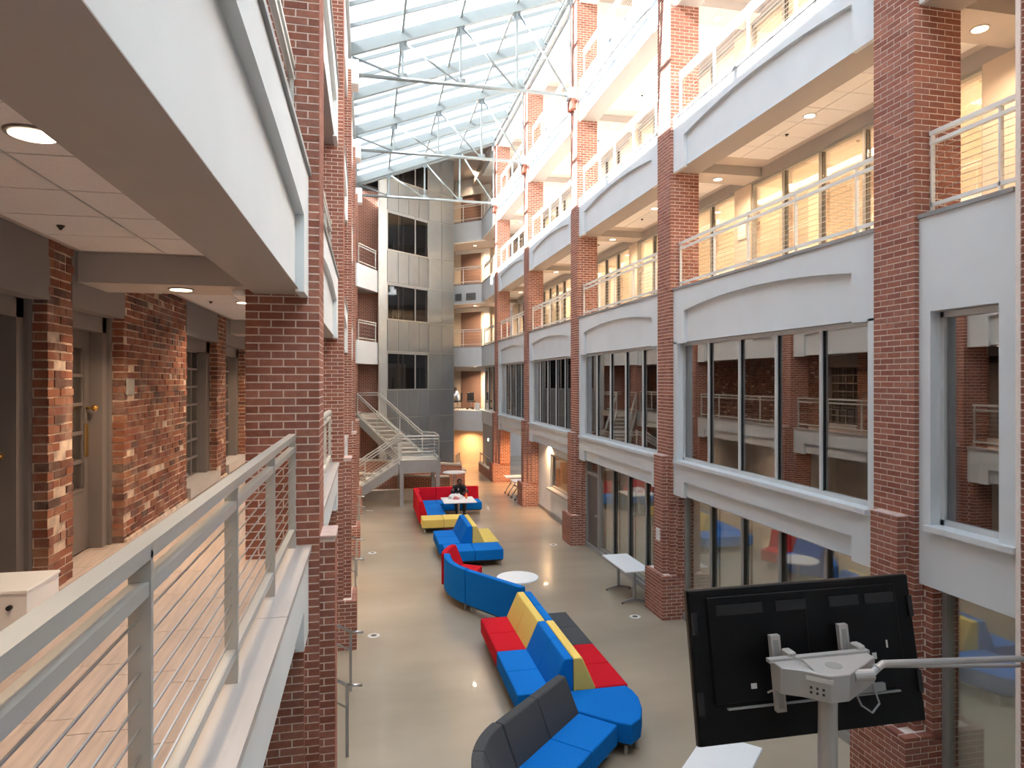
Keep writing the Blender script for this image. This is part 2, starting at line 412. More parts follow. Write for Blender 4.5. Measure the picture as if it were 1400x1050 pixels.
def railing(label, group, A, B, zb, npost, rm='rail_white', ncab=8, post=.045, ends=None, h=.90, cabr=.004, br=.11):
    A, B = Vector(A+(zb,)), Vector(B+(zb,)); t = thing('cable_railing', label, 'railing', A, 0, group)
    d = (B-A); dn = d.normalized(); up = Vector((0, 0, 1))
    def seg(z, nm, wd, hh): MB().bar(A+up*z, B+up*z, wd, hh).build(nm, rm, t, world=True)
    seg(h, 'top_rail', .06, .045); seg(h-.107, 'middle_rail', .05, .04); seg(br, 'bottom_rail', .045, .04)
    ps = ends if ends else [d.length*(i+.02)/(npost-1+.04) for i in range(npost)]
    for u in ps:
        p = A+dn*u; MB().bar(p, p+up*h, post, .022 if abs(dn.y) > .5 else .022).build('post', rm, t, world=True)
    for i in range(ncab):
        z = br+(h-.11-br)*(i+1)/(ncab+1)
        MB().tube(A+up*z, B+up*z, cabr, 5).build('cable', 'cable', t, world=True)
    return t

wr = struct('wall_right', 'plastered parapets, slabs and piers of the windowed side')
rb = [(5.19, YR[0])]+[(YR[i]+CW, YR[i+1]) for i in range(4)]+[(YR[4]+CW, 35.35)]
BAY = ['above the diagonal column', 'above the big black display', 'above the long white table', 'above the small interior window', 'above the flip-top table alcove', 'at the corner beside the diagonal gallery']
COLN = ['at the column behind the display', 'at the column with the notice plate', 'at the column by the grey door', 'at the column by the flip-top tables', 'at the column by the ramp rail']
LN = {3: 'third', 4: 'fourth', 5: 'fifth'}
for bi, (a, b) in enumerate(rb):
    for lv in (2, 3, 4, 5):
        zb, zt = RL[lv]; full = 1 <= bi <= 4
        parapet(wr, RX, 1, a, b, zb, zt, arch=(lv > 2), beam=.55, panel=full, curb=None if lv == 2 else 'curb_metal')
    # jamb piers beside the second-floor windows
    if bi < 5:
        for (p, q) in ((a, a+.17), (b-.15, b)): box('jamb_pier', 'plaster', wr, RX, RX+.5, p, q, 3.14, 5.47)
for bi, (a, b) in enumerate(rb):
    for lv in (3, 4, 5):
        near = bi in (0, 1, 2)
        n = {0: 2, 5: 4}.get(bi, 5)
        L = b-a
        ends = None if bi else [.25, L-.06]
        if 1 <= bi <= 4: ends = [.5, 1.75, 3.0, 4.1, L-.06]
        railing('white cable railing of the %s-floor gallery, bay %s' % (LN[lv], BAY[bi]),
                'gallery railings of the windowed side', (RX+.14, a+.02), (RX+.14, b-.02), RL[lv][1]+.045, n, 'rail_white', 8 if near else 4, ends=ends)
# slabs, gallery ceilings, back walls on the right
cr = struct('ceiling', 'gallery ceilings of square acoustic tiles')
LEV = {3: (6.42, 9.08), 4: (9.80, 12.42), 5: (13.17, ROOFZ)}
mb = MB().box(6.45, 12, 4.0, 42, 2.62, 3.1).box(6.45, 12, 4.0, 42, 5.75, 6.42).box(6.45, 12, 4.0, 42, 9.08, 9.8).box(6.45, 12, 4.0, 42, 12.42, 13.17).box(5.9, 12, -4, 42, ROOFZ, 16.3)
mb.build('floor_slab', 'ceiling_grid', wr)
TILE = MB().box(.008, .602, .008, .602, -.012, 0).mesh('ceiling_tile', 'ceiling_tile')
def tiles(x0, nx, y0, y1, z, skip=None):
    mbx = MB(); n = 0
    ny = int((y1-y0)/.61)
    for j in range(ny):
        for i in range(nx):
            x, y = x0+i*.61, y0+j*.61
            if skip and skip(y, y+.61): continue
            p = W(x+.3, y+.3, z)
            if p and p[2] < 20 and inview(x+.3, y+.3, z, 60):
                ob = bpy.data.objects.new('ceiling_tile', TILE); C.objects.link(ob); ob.location = (x, y, z); ob.parent = cr
            else: mbx.box(x+.008, x+.602, y+.008, y+.602, z-.012, z); n += 1
    if n: stuff(mbx.build('tile_field', 'ceiling_tile', cr))
hit = lambda ys: (lambda a, b: any(a < y+CW and b > y for y in ys))
for lv in (3, 4): tiles(6.52, 2, 5.2, 35, LEV[lv][1], hit(YR))
tiles(6.52, 2, 5.2, 35, ROOFZ, hit(YR))
for lv in (3, 4, 5):
    for y0 in YR: box('cross_beam', 'beam_paint', wr, 6.5, 7.9, y0-.02, y0+CW+.02, LEV[lv][1]-.19, LEV[lv][1])
BW = 7.9   # gallery back wall
wn = [1]
def slats(x, y0, y1, z0, z1, pitch, tilt=.6):
    mb = MB(); n = int((z1-z0)/pitch); h = pitch*.52
    for i in range(n):
        z = z0+(i+.5)*pitch
        mb.poly([(x-.008, y0, z-h), (x-.008, y1, z-h), (x+.008, y1, z+h), (x+.008, y0, z+h)], [(0, 1, 2, 3)])
    return mb
def window_unit(label, X, y0, y1, z0, z1, npane, glass, blind, pitch, fm='frame_grey', fw=.06, depth=.1, sill=None, boff=.14, broot=None, s=1):
    wdw = struct('window_%d' % wn[0], label, (X, (y0+y1)/2, z0)); wn[0] += 1
    fr = MB().box(min(X, X+s*depth), max(X, X+s*depth), y0, y1, z1-fw, z1).box(min(X, X+s*depth), max(X, X+s*depth), y0, y1, z0, z0+fw)
    fr.box(min(X, X+s*depth), max(X, X+s*depth), y0, y0+fw*.7, z0, z1).box(min(X, X+s*depth), max(X, X+s*depth), y1-fw*.7, y1, z0, z1).build('frame', fm, wdw, world=True)
    for i in range(npane):
        a, b = y0+(y1-y0)*i/npane, y0+(y1-y0)*(i+1)/npane
        if i:
            mu = MB().box(min(X-s*.012, X+s*.012), max(X-s*.012, X+s*.012), a-.026, a+.026, z0+fw, z1-fw).build('mullion', fm, wdw, world=True)
            MB().box(min(X+s*.012, X+s*depth), max(X+s*.012, X+s*depth), a-.018, a+.018, z0+fw, z1-fw).build('mullion_core', 'frame_dark', mu, world=True)
        MB().box(X+s*.04-.004, X+s*.04+.004, a+.03, b-.03, z0+fw*.8, z1-fw*.8).build('glass_pane', glass, wdw, world=True)
        if blind:
            bl = slats(X+s*boff, a+.04, b-.04, z0+.03, z1-.05, pitch).build('blind_slats', blind, wdw, world=True); stuff(bl)
    if sill: MB().box(X-s*.20 if s > 0 else X-.1, X+.1 if s > 0 else X+.16, y0-.03, y1+.03, z0-.05, z0+.012).build('sill', sill, wdw, world=True)
    return wdw
# second-floor bands of windows
l2lab = ['dark reflective second-floor window beside the diagonal brick column', 'band of five dark second-floor panes above the big display',
         'band of five second-floor panes reflecting the staircase', 'second-floor window band over the small interior window', 'second-floor window band over the flip-top table alcove', 'narrow second-floor window at the gallery corner']
for bi, (a, b) in enumerate(rb):
    a2, b2 = (a+.0, b-.15) if bi == 0 else (a+.17, b-.15)
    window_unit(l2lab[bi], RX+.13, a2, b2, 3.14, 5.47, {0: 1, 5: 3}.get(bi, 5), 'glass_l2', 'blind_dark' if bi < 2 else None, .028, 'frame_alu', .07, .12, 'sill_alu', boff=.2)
# L2 rooms, dark
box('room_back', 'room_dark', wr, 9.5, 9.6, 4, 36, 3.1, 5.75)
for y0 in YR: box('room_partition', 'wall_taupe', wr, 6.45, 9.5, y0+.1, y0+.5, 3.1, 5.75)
# galleries: back wall piers and full-height windows
for lv in (3, 4, 5):
    zf, zc = LEV[lv]; zh = zc-.22
    box('back_wall_header', 'wall_taupe', wr, BW, BW+.15, 4.0, 36, zh, zc)
    pier = [(4.0, 4.6)]+[(y+.38, y+1.02) for y in YR]+[(35.3, 36.5)]
    for i, (p, q) in enumerate(pier):
        box('back_wall_pier', 'wall_warm', wr, BW, BW+.15, p, q, zf, zh)
        if i+1 < len(pier):
            u, v = q, pier[i+1][0]; n = max(1, int(round((v-u)/1.09)))
            window_unit('tall gallery windows with lowered blinds on the %s floor, bay %s' % (LN[lv], BAY[i]), BW+.03, u, v, zf, zh, n, 'glass_gallery', 'blind_warm', .03 if i < 2 else .06, 'frame_grey', .05, .1, boff=.16)
    box('room_back', 'room_warm', wr, 10.8, 10.9, 4, 36, zf, zc)
    for i in range(5):      # lit offices behind the blinds
        ld = bpy.data.lights.new('office_lamp', 'AREA'); ld.shape = 'RECTANGLE'; ld.size = .3; ld.size_y = 4.5; ld.energy = 190; ld.color = (1, .80, .55)
        lo = bpy.data.objects.new('office_lamp', ld); C.objects.link(lo); lo.location = (9.3, 6.5+6.1*i, zc-.05); lo.parent = wr
# ground floor of the windowed side
box('room_back', 'room_warm', wr, 9.0, 9.1, 4, 31, 0, 2.62)
window_unit('ground-floor glazing with pale blinds beside the diagonal brick column', 6.14, 5.19, YR[0]-.12, .12, 2.5, 1, 'glass_ground', 'blind_grey', .035, 'frame_grey', .09, .12, boff=.17)
window_unit('ground-floor glazing of five panes with pale blinds behind the big display', 6.14, YR[0]+.73, YR[1]-.12, .12, 2.5, 5, 'glass_ground', 'blind_grey', .035, 'frame_grey', .08, .12, boff=.17)
window_unit('ground-floor glazing of four panes behind the long white table', 6.14, YR[1]+.73, YR[2]-1.25, .12, 2.5, 4, 'glass_ground', 'blind_grey', .045, 'frame_grey', .08, .12, boff=.17)
for a, b in ((5.19, YR[0]-.12), (YR[0]+.73, YR[1]-.12), (YR[1]+.73, YR[2]-.12)): box('kerb', 'frame_grey', wr, 6.1, 6.3, a, b, 0, .12)
d = struct('door_1', 'dark grey door with a glazed transom in the ground-floor glazing', (6.14, YR[2]-.7, 0))
box('frame', 'frame_grey', d, 6.12, 6.26, YR[2]-1.25, YR[2]-1.12, .0, 2.5); box('frame', 'frame_grey', d, 6.12, 6.26, YR[2]-.24, YR[2]-.12, .0, 2.5)
box('frame', 'frame_grey', d, 6.12, 6.26, YR[2]-1.12, YR[2]-.24, 2.07, 2.15); box('leaf', 'door_grey', d, 6.16, 6.21, YR[2]-1.12, YR[2]-.24, .02, 2.07)
box('transom_pane', 'glass_ground', d, 6.18, 6.19, YR[2]-1.12, YR[2]-.24, 2.15, 2.5); box('handle', 'stainless', d, 6.10, 6.16, YR[2]-1.06, YR[2]-.96, .98, 1.02)
# plastered bay with an interior window
yA, yB = YR[2]+.73, YR[3]-.12; wy0, wy1 = yA+1.2, yA+3.6
for bxs in ((yA, wy0, 0, 2.48), (wy1, yB, 0, 2.48), (wy0, wy1, 0, .95), (wy0, wy1, 2.15, 2.48)): box('plaster_infill', 'plaster', wr, 6.3, 6.5, *bxs)
window_unit('small interior window under the warm wall light', 6.36, wy0, wy1, .95, 2.15, 1, 'glass_dark', None, .05, 'frame_grey', .08, .1, 'curb_stone')
b = box('baseboard_right', 'frame_grey', None, 6.27, 6.3, yA, yB, 0, .12); b['kind'] = 'structure'
# alcove bay
box('alcove_back', 'wall_warm', wr, 8.3, 8.4, YR[3]-.1, YR[4]+.8, 0, 2.62); box('alcove_side', 'wall_white', wr, 6.75, 6.9, YR[3]+CW, YR[4]-2.6, 0, 2.62)
# solid grey bay beyond the last column, and backing walls
box('plaster_infill', 'wall_grey', wr, 6.02, 6.4, YR[4]+CW, 35.35, 0, 2.5)
box('end_wall', 'wall_taupe', wr, 6.3, 12, 3.8, 4.0, 0, ROOFZ)
# near diagonal wall and end wall behind the viewpoint
wb = struct('wall_back', 'plastered end wall behind the viewpoint')
MB().hexa([(5.95, 4.45, 0), (3.2, 1.7, 0), (3.3, 1.4, 0), (6.4, 4.4, 0)], [(5.95, 4.45, ROOFZ), (3.2, 1.7, ROOFZ), (3.3, 1.4, ROOFZ), (6.4, 4.4, ROOFZ)]).build('diagonal_wall', 'plaster', wb)
box('end_wall', 'plaster', wb, -4, 12, -3.2, -3.0, 0, 16.3)
box('side_wall', 'plaster', wb, 3.25, 3.5, -3, 1.6, 0, 16.3); box('bridge_slab', 'soffit', wb, -.75, 3.25, -3, .6, 2.6, 3.18)

# ------------------------------------------------------------------ left side
wl = struct('wall_left', 'old weathered brick wall, parapets and slabs of the walkway side')
lb = [(-3.0, YL[0])]+[(YL[i]+CW, YL[i+1]) for i in range(4)]
for bi, (a, b) in enumerate(lb):
    for lv in (2, 3, 4, 5):
        zb, zt = LL[lv]
        parapet(wl, LX, -1, a, b, zb, zt, arch=(lv in (3, 4)), beam=.17 if lv == 2 else .45, inset=.5 if bi else .42, m='plaster_left', panel=(lv != 5), curb='curb_stone' if lv == 2 else ('curb_metal' if lv < 5 else None))
    for lv in (2, 3, 4):
        if bi == 0 and lv > 3: continue
        z = LL[lv][1]+.045
        if bi == 0 and lv == 2:
            railing('grey painted cable railing edging the tiled walkway', None, (-.63, -2.6), (-.63, YL[0]-.03), 3.28, 0, 'rail_blue', 8, post=.06,
                    ends=[YL[0]-.08+2.6-1.315*i for i in range(7)], h=.955, cabr=.0045, br=.142)
        else:
            railing('cream cable railing, %s floor of the old wall side, %s' % ({2: 'second', 3: 'third', 4: 'fourth'}[lv], ['over the tiled walkway', 'one bay past the walkway column', 'two bays past the walkway column', 'three bays past the walkway column', 'in the bay nearest the staircase'][bi]), 'gallery railings of the old wall side',
                    (-.64, a+.02), (-.64, b-.02), z, 5, 'rail_paint', 6 if bi < 2 else 3)
MB().box(-4, -.95, -3, 34, 2.6, 3.14).box(-4, -.95, -3, 34, 5.742, 6.42).box(-4, -.95, -3, 34, 9.08, 9.8).box(-4, -.95, -3, 34, 12.42, 13.2).build('floor_slab', 'ceiling_grid', wl)
MB().box(-1.0, -.66, -3, YL[0], 2.6, 3.155).build('edge_slab', 'curb_stone', wl)
for i in range(5):
    if i: MB().box(-1.0, -.66, lb[i][0], lb[i][1], 2.6, 3.155).build('edge_slab', 'curb_stone', wl)
tiles(-2.18, 2, -1.5, 30, 5.74, lambda a, b: any(a < y+.5 and b > y-.2 for y in YL))
for y0 in YL:
    for z in (5.74, 9.08, 12.42): box('cross_beam', 'beam_paint', wl, -2.25, -.95, y0-.17, y0+.46, z-.24, z)
# walkway floor of wood-look tiles
wf = struct('floor_walkway', 'wood-look tiled walkway floor beside the old brick wall')
box('grout_bed', 'grout', wf, -2.3, -.672, -3, 6.1, 3.14, 3.172); box('grout_bed', 'grout', wf, -2.3, -1.03, 6.1, 34, 3.14, 3.172)
PLK = MB().box(.0025, .3025, .0025, .6075, 0, .01).mesh('floor_tile', 'plank')
rest = MB(); nr = 0
for i in range(6):
    for j in range(62):
        x = -.672-(i+1)*.305; y = -3.0+j*.61+(.305 if i % 2 else 0)-.15*(i % 3)
        if y > 16: 
            if y < 33: rest.box(x+.002, x+.303, y+.002, y+.608, 3.172, 3.181); nr += 1
            continue
        p = W(x+.15, y+.3, 3.18)
        if p is None or not inview(x+.15, y+.3, 3.18, 150): rest.box(x+.002, x+.303, y+.002, y+.608, 3.172, 3.182); nr += 1; continue
        ob = bpy.data.objects.new('floor_tile', PLK); C.objects.link(ob); ob.location = (x, y, 3.172); ob.parent = wf
stuff(rest.build('tile_field', 'plank', wf))
# old brick wall with openings
OP = [(4.25, 5.45, 'door'), (5.87, 7.0, 'door'), (9.26, 11.05, 'win'), (11.70, 13.40, 'win'), (15.2, 17.0, 'win'), (17.7, 19.4, 'win')]
segs = []; y = -3.0
for a, b, k in OP: segs.append((y, a)); y = b
segs.append((y, 33.0))
WX = -2.25; bxs = []
core = MB()
for a, b in segs:
    core.box(-2.75, WX-.006, a+.006, b, 3.16, 5.74)
    bxs += brick_boxes(-2.60, WX, a, b, 3.18, 5.74, 1, jit=.0065, header=6)
core.build('mortar_core', 'mortar_old', wl)
place_bricks(bxs, wl, 'brick_old', 300, jit=True)
dn = [2]
def pane_grid(parent, X, y0, y1, z0, z1, nc, nrw, fm, barw, glass, blind):
    for i in range(nc+1):
        y = y0+(y1-y0)*i/nc; MB().box(X-.02, X+.02, y-barw/2, y+barw/2, z0, z1).build('muntin', fm, parent, world=True)
    for j in range(nrw+1):
        z = z0+(z1-z0)*j/nrw; MB().box(X-.022, X+.022, y0, y1, z-barw/2, z+barw/2).build('muntin', fm, parent, world=True)
    for i in range(nc):
        for j in range(nrw):
            a, b = y0+(y1-y0)*i/nc, y0+(y1-y0)*(i+1)/nc; c, d = z0+(z1-z0)*j/nrw, z0+(z1-z0)*(j+1)/nrw
            MB().box(X-.004, X+.004, a+barw/2, b-barw/2, c+barw/2, d-barw/2).build('pane', glass, parent, world=True)
    if blind: stuff(slats(X-.06, y0, y1, z0, z1, .035).build('blind_slats', blind, parent, world=True))
for n, (a, b, kind) in enumerate(OP):
    box('lintel_panel', 'panel_grey', wl, -2.75, WX+.004, a-.02, b+.02, 5.30, 5.742)
    if kind == 'door':
        d = struct('door_%d' % dn[0], 'grey glazed door with brass knob in the old brick wall' if n else 'dark grey glazed door next to the white cabinet', (-2.5, (a+b)/2, 3.18)); dn[0] += 1
        box('casing', 'trim_grey', d, -2.60, -2.38, b-.16, b, 3.18, 5.3); box('casing', 'trim_grey', d, -2.60, -2.38, a, a+.12, 3.18, 5.3); box('casing', 'trim_grey', d, -2.60, -2.38, a, b, 5.16, 5.3)
        box('casing_bead', 'trim_grey', d, -2.38, -2.35, b-.06, b, 3.18, 5.3)
        la, lb_ = a+.12, b-.16
        lf = box('leaf', 'door_grey', d, -2.53, -2.49, la, lb_, 3.2, 3.72)
        for (p, q, z0, z1) in ((la, la+.11, 3.72, 5.16), (lb_-.13, lb_, 3.72, 5.16), (la+.11, lb_-.13, 5.02, 5.16)): box('stile', 'door_grey', lf, -2.53, -2.49, p, q, z0, z1)
        pane_grid(d, -2.51, la+.11, lb_-.13, 3.74, 5.02, 2, 5, 'door_grey', .03, 'glass_gallery', 'blind_left')
        if n:
            MB().box(-2.49, -2.482, lb_-.10, lb_-.03, 4.03, 4.33).build('push_plate', 'brass', d, .004, world=True)
            MB().tube((-2.49, lb_-.065, 4.47), (-2.42, lb_-.065, 4.47), .012, 8).lathe([(.0, -.03), (.026, -.018), (.03, 0), (.026, .018), (0, .03)], 12, (-2.42, lb_-.065, 4.47)).build('knob', 'brass', d, smooth=True, world=True)
        else: MB().tube((-2.49, lb_-.07, 4.2), (-2.43, lb_-.07, 4.2), .02, 10).build('knob', 'brass', d, world=True)
    else:
        wdw = struct('window_%d' % wn[0], 'multi-pane window with grey casing set in the old brick wall', (-2.5, (a+b)/2, 3.4)); wn[0] += 1
        box('casing', 'trim_grey', wdw, -2.62, -2.36, b-.22, b, 3.34, 5.3); box('casing', 'trim_grey', wdw, -2.62, -2.36, a, a+.12, 3.34, 5.3); box('casing', 'trim_grey', wdw, -2.62, -2.36, a, b, 5.14, 5.3)
        box('sill', 'curb_stone', wdw, -2.62, -2.2, a, b, 3.2, 3.34)
        pane_grid(wdw, -2.5, a+.12, b-.22, 3.34, 5.14, 4, 7, 'trim_grey', .03, 'glass_gallery', 'blind_left')
box('room_back', 'wall_warm', wl, -3.95, -3.85, -3, 34, 3.14, 5.74)
# plaster faces of the other storeys on the left
for z0, z1 in ((0, 2.6), (6.42, 9.08), (9.8, 12.42)): box('gallery_wall', 'brick_far' if z0 else 'wall_grey', wl, -2.5, WX, -3, 34, z0, z1)
box('roof_slab', 'roof', wl, -4, -.55, -3.2, 40, 13.2, 13.75)
b = MB().box(-2.24, -2.2, -3, 4.25, 3.18, 3.25).build('baseboard_left', 'trim_grey'); b['kind'] = 'structure'
for a_, b_ in ((7.0, 9.26), (11.05, 11.7)):
    box('baseboard', 'mortar_old', wl, -2.25, -2.225, a_, b_, 3.18, 3.215)
tag(MB().box(-2.245, -2.225, 7.03, 7.22, 4.58, 4.74).build('door_plaque', 'frame_grey', None, .004), 'small grey plaque on the old brick wall beside the brass-knob door', 'sign')
# raised side floor and steps at ground level, behind the left columns
sf = struct('trim_1', 'concrete steps between the columns of the old wall side')
for a, b in lb:
    if b < 7: continue
    MB().box(-2.25, -1.05, a, b, 0, .48).box(-1.05, -.78, a+.15, b-.15, 0, .32).box(-.78, -.5, a+.15, b-.15, 0, .16).build('step_block', 'concrete', sf)
    for yy in (a+1.95, a+3.78):
        h = thing('stair_handrail', 'round steel handrail of the short concrete steps, %s' % ({2: 'between the walkway column and the next', 3: 'one bay past them', 4: 'two bays past them', 5: 'behind the staircase foot'}[lb.index((a, b))+1]), 'handrail', (-.25, yy, 0), group='step handrails')
        MB().path([(-.06, yy, .88), (-.25, yy, .90), (-1.0, yy, 1.34)], .021, 10).build('top_rail', 'stainless', h, smooth=True, world=True)
        MB().path([(-.25, yy, .62), (-1.0, yy, 1.06)], .012, 8).build('lower_rail', 'stainless', h, smooth=True, world=True)
        MB().box(-.265, -.225, yy-.012, yy+.012, 0, .89).build('post', 'frame_grey', h, world=True)
        MB().box(-.98, -.94, yy-.012, yy+.012, .48, 1.3).build('post', 'frame_grey', h, world=True)
# floor drains / uplights
for i, (x, y) in enumerate([(.12, 12.7), (.14, 18.8), (5.23, 12.62), (5.23, 18.65), (.16, 24.9), (.03, 24.95)]):
    r = .075 if i < 4 else .04
    f = thing('floor_outlet', ['round floor outlet beside the short steps nearest the display', 'round floor outlet beside the short steps farther along', 'round floor outlet in front of the long white table', 'round floor outlet in front of the grey door', 'tiny round floor plate near the staircase', 'tiny round floor plate near the staircase'][i], 'floor outlet', (x, y, 0), group='round floor outlets')
    MB().lathe([(r*1.5, 0), (r*1.5, .004), (r*.8, .006)], 24).build('rim', 'drain_ring', f); MB().lathe([(r*.75, .004), (r*.75, .0075)], 20).build('cover', 'drain_hole', f)

# ------------------------------------------------------------------ skylight and trusses
SX0, SX1, SZ0, SLP = -.55, 5.95, 13.85, .37
sz = lambda x: SZ0+SLP*(x-SX0)
sk = struct('skylight', 'sloping glazed skylight over the atrium')
TY = [y+.31 for y in YR]
rows = []; y = TY[0]-6.1*2
step = 6.1/6
ys = [TY[0]-6.1+step*i for i in range(-3, 31)]
ys = [y for y in ys if y < 31.6]
colx = [SX0, .96, 2.58, 4.20, 5.80]
for i, y in enumerate(ys):
    ph = (i-3) % 6
    if ph == 0: wd, hh = .11, .20
    elif ph == 3: wd, hh = .14, .30
    else: wd, hh = .05, .10
    MB().bar((SX0, y, sz(SX0)-hh/2), (SX1, y, sz(SX1)-hh/2), wd, hh).build('rafter', 'steel_white', sk)
for x in colx[1:]:
    MB().bar((x, ys[0], sz(x)-.05), (x, ys[-1], sz(x)-.05), .06, .10).build('purlin', 'steel_white', sk)
for i in range(len(ys)-1):
    for j in range(4):
        a, b, c, d = colx[j]+.02, colx[j+1]-.02, ys[i]+.02, ys[i+1]-.02
        mb = MB(); B = [(a, c, sz(a)+.0), (b, c, sz(b)), (b, d, sz(b)), (a, d, sz(a))]
        mb.hexa(B, [(x, y, z+.02) for x, y, z in B]).build('glass_pane', 'glass_sky', sk)
MB().bar((SX0, ys[-1]+.1, sz(SX0)-.2), (SX1, ys[-1]+.1, sz(SX1)-.2), .2, .42).build('end_beam', 'steel_white', sk)
MB().box(-.75, -.42, -3, 31.7, 13.55, 13.95).build('eave_gutter', 'curb_metal', sk)
MB().box(5.80, 6.05, -3, 31.7, 16.0, 16.5).build('ridge_beam', 'steel_white', sk)
MB().box(5.86, 5.98, 4, 31.7, 15.70, 15.86).build('edge_gutter', 'frame_grey', sk)
MB().box(5.98, 6.5, 4, 35.3, ROOFZ-.25, ROOFZ).build('edge_fascia', 'plaster', sk)
for i in range(24): MB().tube((5.6, 5+1.1*i, sz(5.6)-.1), (5.9, 5+1.1*i, 15.78), .02, 6).build('bracket', 'steel_white', sk)
BC = 13.05
tl = ['roof truss high above the white tables bay', 'roof truss in the middle of the skylight', 'roof truss nearest the metal-clad lift tower', 'roof truss over the large black display', 'roof truss over the walkway railing bay']
for k, y in enumerate([TY[2], TY[3], TY[4], TY[1], TY[0]]):
    t = thing('roof_truss', 'white steel '+tl[k], 'truss', (2.7, y, BC))
    MB().tube((-.42, y, BC), (5.85, y, BC-.02), .055, 10).build('bottom_chord', 'steel_white', t, smooth=True, world=True)
    MB().bar((SX0, y, sz(SX0)-.27), (5.85, y, sz(5.85)-.27), .12, .12).build('top_chord', 'steel_white', t, world=True)
    vx = [.96, 2.58, 4.20, 5.80]
    for x in vx:
        MB().bar((x, y, BC), (x, y+.001, sz(x)-.3), .06, .06).build('vertical_strut', 'steel_white', t, world=True)
        MB().box(x-.13, x+.13, y-.008, y+.008, BC-.05, BC+.17).build('gusset_plate', 'steel_white', t, world=True)
        MB().box(x-.10, x+.12, y-.008, y+.008, sz(x)-.52, sz(x)-.28).build('gusset_plate', 'steel_white', t, world=True)
    tops = [-.45]+vx[:-1]
    for x0, x1 in zip(tops, vx): MB().tube((x0+.06, y, sz(x0)-.36), (x1-.1, y, BC+.08), .035, 8).build('diagonal_brace', 'steel_white', t, smooth=True, world=True)
    MB().box(5.70, 5.98, y-.17, y+.17, BC-.16, BC+.16).build('bearing_block', 'plaster', t, .02, world=True)
    MB().box(5.76, 5.90, y-.2, y-.1, BC-.46, BC-.16).box(5.76, 5.90, y-.05, y+.05, BC-.46, BC-.16).box(5.76, 5.90, y+.1, y+.2, BC-.46, BC-.16).build('brick_corbel', 'brick', t, world=True)

# ------------------------------------------------------------------ far end: tower, brick wall, diagonal balconies
we = struct('wall_far', 'walls closing the far end of the atrium')
box('brick_wall', 'brick_far', we, -2.2, .62, 33.0, 33.4, 0, 13.8)
box('end_wall', 'wall_taupe', we, -4, 12, 41, 41.3, 0, 17); box('end_roof', 'wall_taupe', we, -4, 12, 31.9, 41, 16.3, 16.6)
MB().poly([(SX0, 31.75, sz(SX0)), (SX1, 31.75, sz(SX1)), (SX1, 31.75, 17), (SX0, 31.75, 17), (SX0, 31.9, sz(SX0)), (SX1, 31.9, sz(SX1)), (SX1, 31.9, 17), (SX0, 31.9, 17)],
          [(0, 1, 2, 3), (7, 6, 5, 4), (0, 4, 5, 1), (2, 6, 7, 3), (0, 3, 7, 4), (1, 5, 6, 2)]).build('gable_infill', 'plaster', we)
box('side_wall', 'wall_taupe', we, -2.5, -2.2, 33, 41, 0, 17)
# diagonal stub galleries joining left side to the tower
def diag(parent, p, q, zb, zt, th, m, name='parapet'):
    p, q = Vector(p+(0,)), Vector(q+(0,)); d = (q-p).normalized(); n = Vector((d.y, -d.x, 0))
    if n.y > 0: n = -n
    b = [p, q, q-n*th, p-n*th]
    return MB().hexa([(v.x, v.y, zb) for v in b], [(v.x, v.y, zt) for v in b]).build(name, m, parent)
for lv in (3, 4):
    zb, zt = LL[lv]
    diag(we, (-.42, 30.3), (.50, 32.4), zb, zt, .25, 'plaster_left'); MB().prism([(-2.2, 31.1), (-.42, 31.1), (.5, 32.4), (.5, 33), (-2.2, 33)], zb+.02, zb+.3).build('gallery_slab', 'soffit', we)
    railing('cream cable railing on the short diagonal gallery beside the lift tower', 'railings on the short diagonal galleries', (-.38, 30.45), (.40, 32.25), zt, 2, 'rail_paint', 3)
zb = 3.18
MB().prism([(-1.0, 31.13), (-.42, 30.5), (.5, 31.2), (.75, 33), (-1.0, 33)], 2.95, 3.18).build('gallery_slab', 'concrete', we)
# tower
TA, TB, TD = Vector((.92, 32.6, 0)), Vector((3.07, 34.5, 0)), Vector((4.49, 35.35, 0))
tw = thing('lift_tower', 'tall grey metal-clad lift tower with dark window openings', 'lift tower', (2.5, 35, 0))
TZ = 16.3
def tface(P, Q, u0, u1, z0, z1, off=0.0, th=.06):
    d = (Q-P); n = Vector((d.y, -d.x, 0)).normalized()
    a, b = P+d*u0+n*off, P+d*u1+n*off
    B = [a, b, b-n*th, a-n*th]
    return MB().hexa([(v.x, v.y, z0) for v in B], [(v.x, v.y, z1) for v in B])
def tput(mb, name, m, parent=None): return mb.build(name, m, parent or tw, world=True)
tput(MB().prism([(.60, 32.35), (.92, 32.58), (.92, 33.2), (.60, 33.2)], 0, TZ), 'corner_post', 'tower_post')
tput(MB().prism([(.52, 32.32), (.60, 32.35), (.60, 33.2), (.52, 33.2)], 0, TZ), 'corner_edge', 'tower_seam')
wins = [(4.25, 6.12), (7.63, 9.41), (10.95, 12.87), (14.37, 16.1)]
zr = [(.3, 2.9), (2.9, 4.25), (6.12, 7.63), (9.41, 10.95), (12.87, 14.37)]
tput(tface(TA, TB, 0, 1, 0, .3, -.0), 'base', 'steel_grey'); tput(tface(TB, TD, 0, 1, 0, .3), 'base', 'steel_grey')
G = .012
for z0, z1 in zr:
    tput(tface(TA, TB, 0, 1, z0, z1, -.03, .04), 'backing', 'tower_seam')
    for i in range(4): tput(tface(TA, TB, i/4+G, (i+1)/4-G, z0+.02, z1-.02), 'cladding_panel', 'tower_panel')
tput(tface(TB, TD, 0, 1, .3, TZ, -.03, .04), 'backing', 'tower_seam')
zz = [.3, 1.55, 2.9, 4.25, 6.12, 7.63, 9.41, 10.95, 12.87, 14.37, TZ]
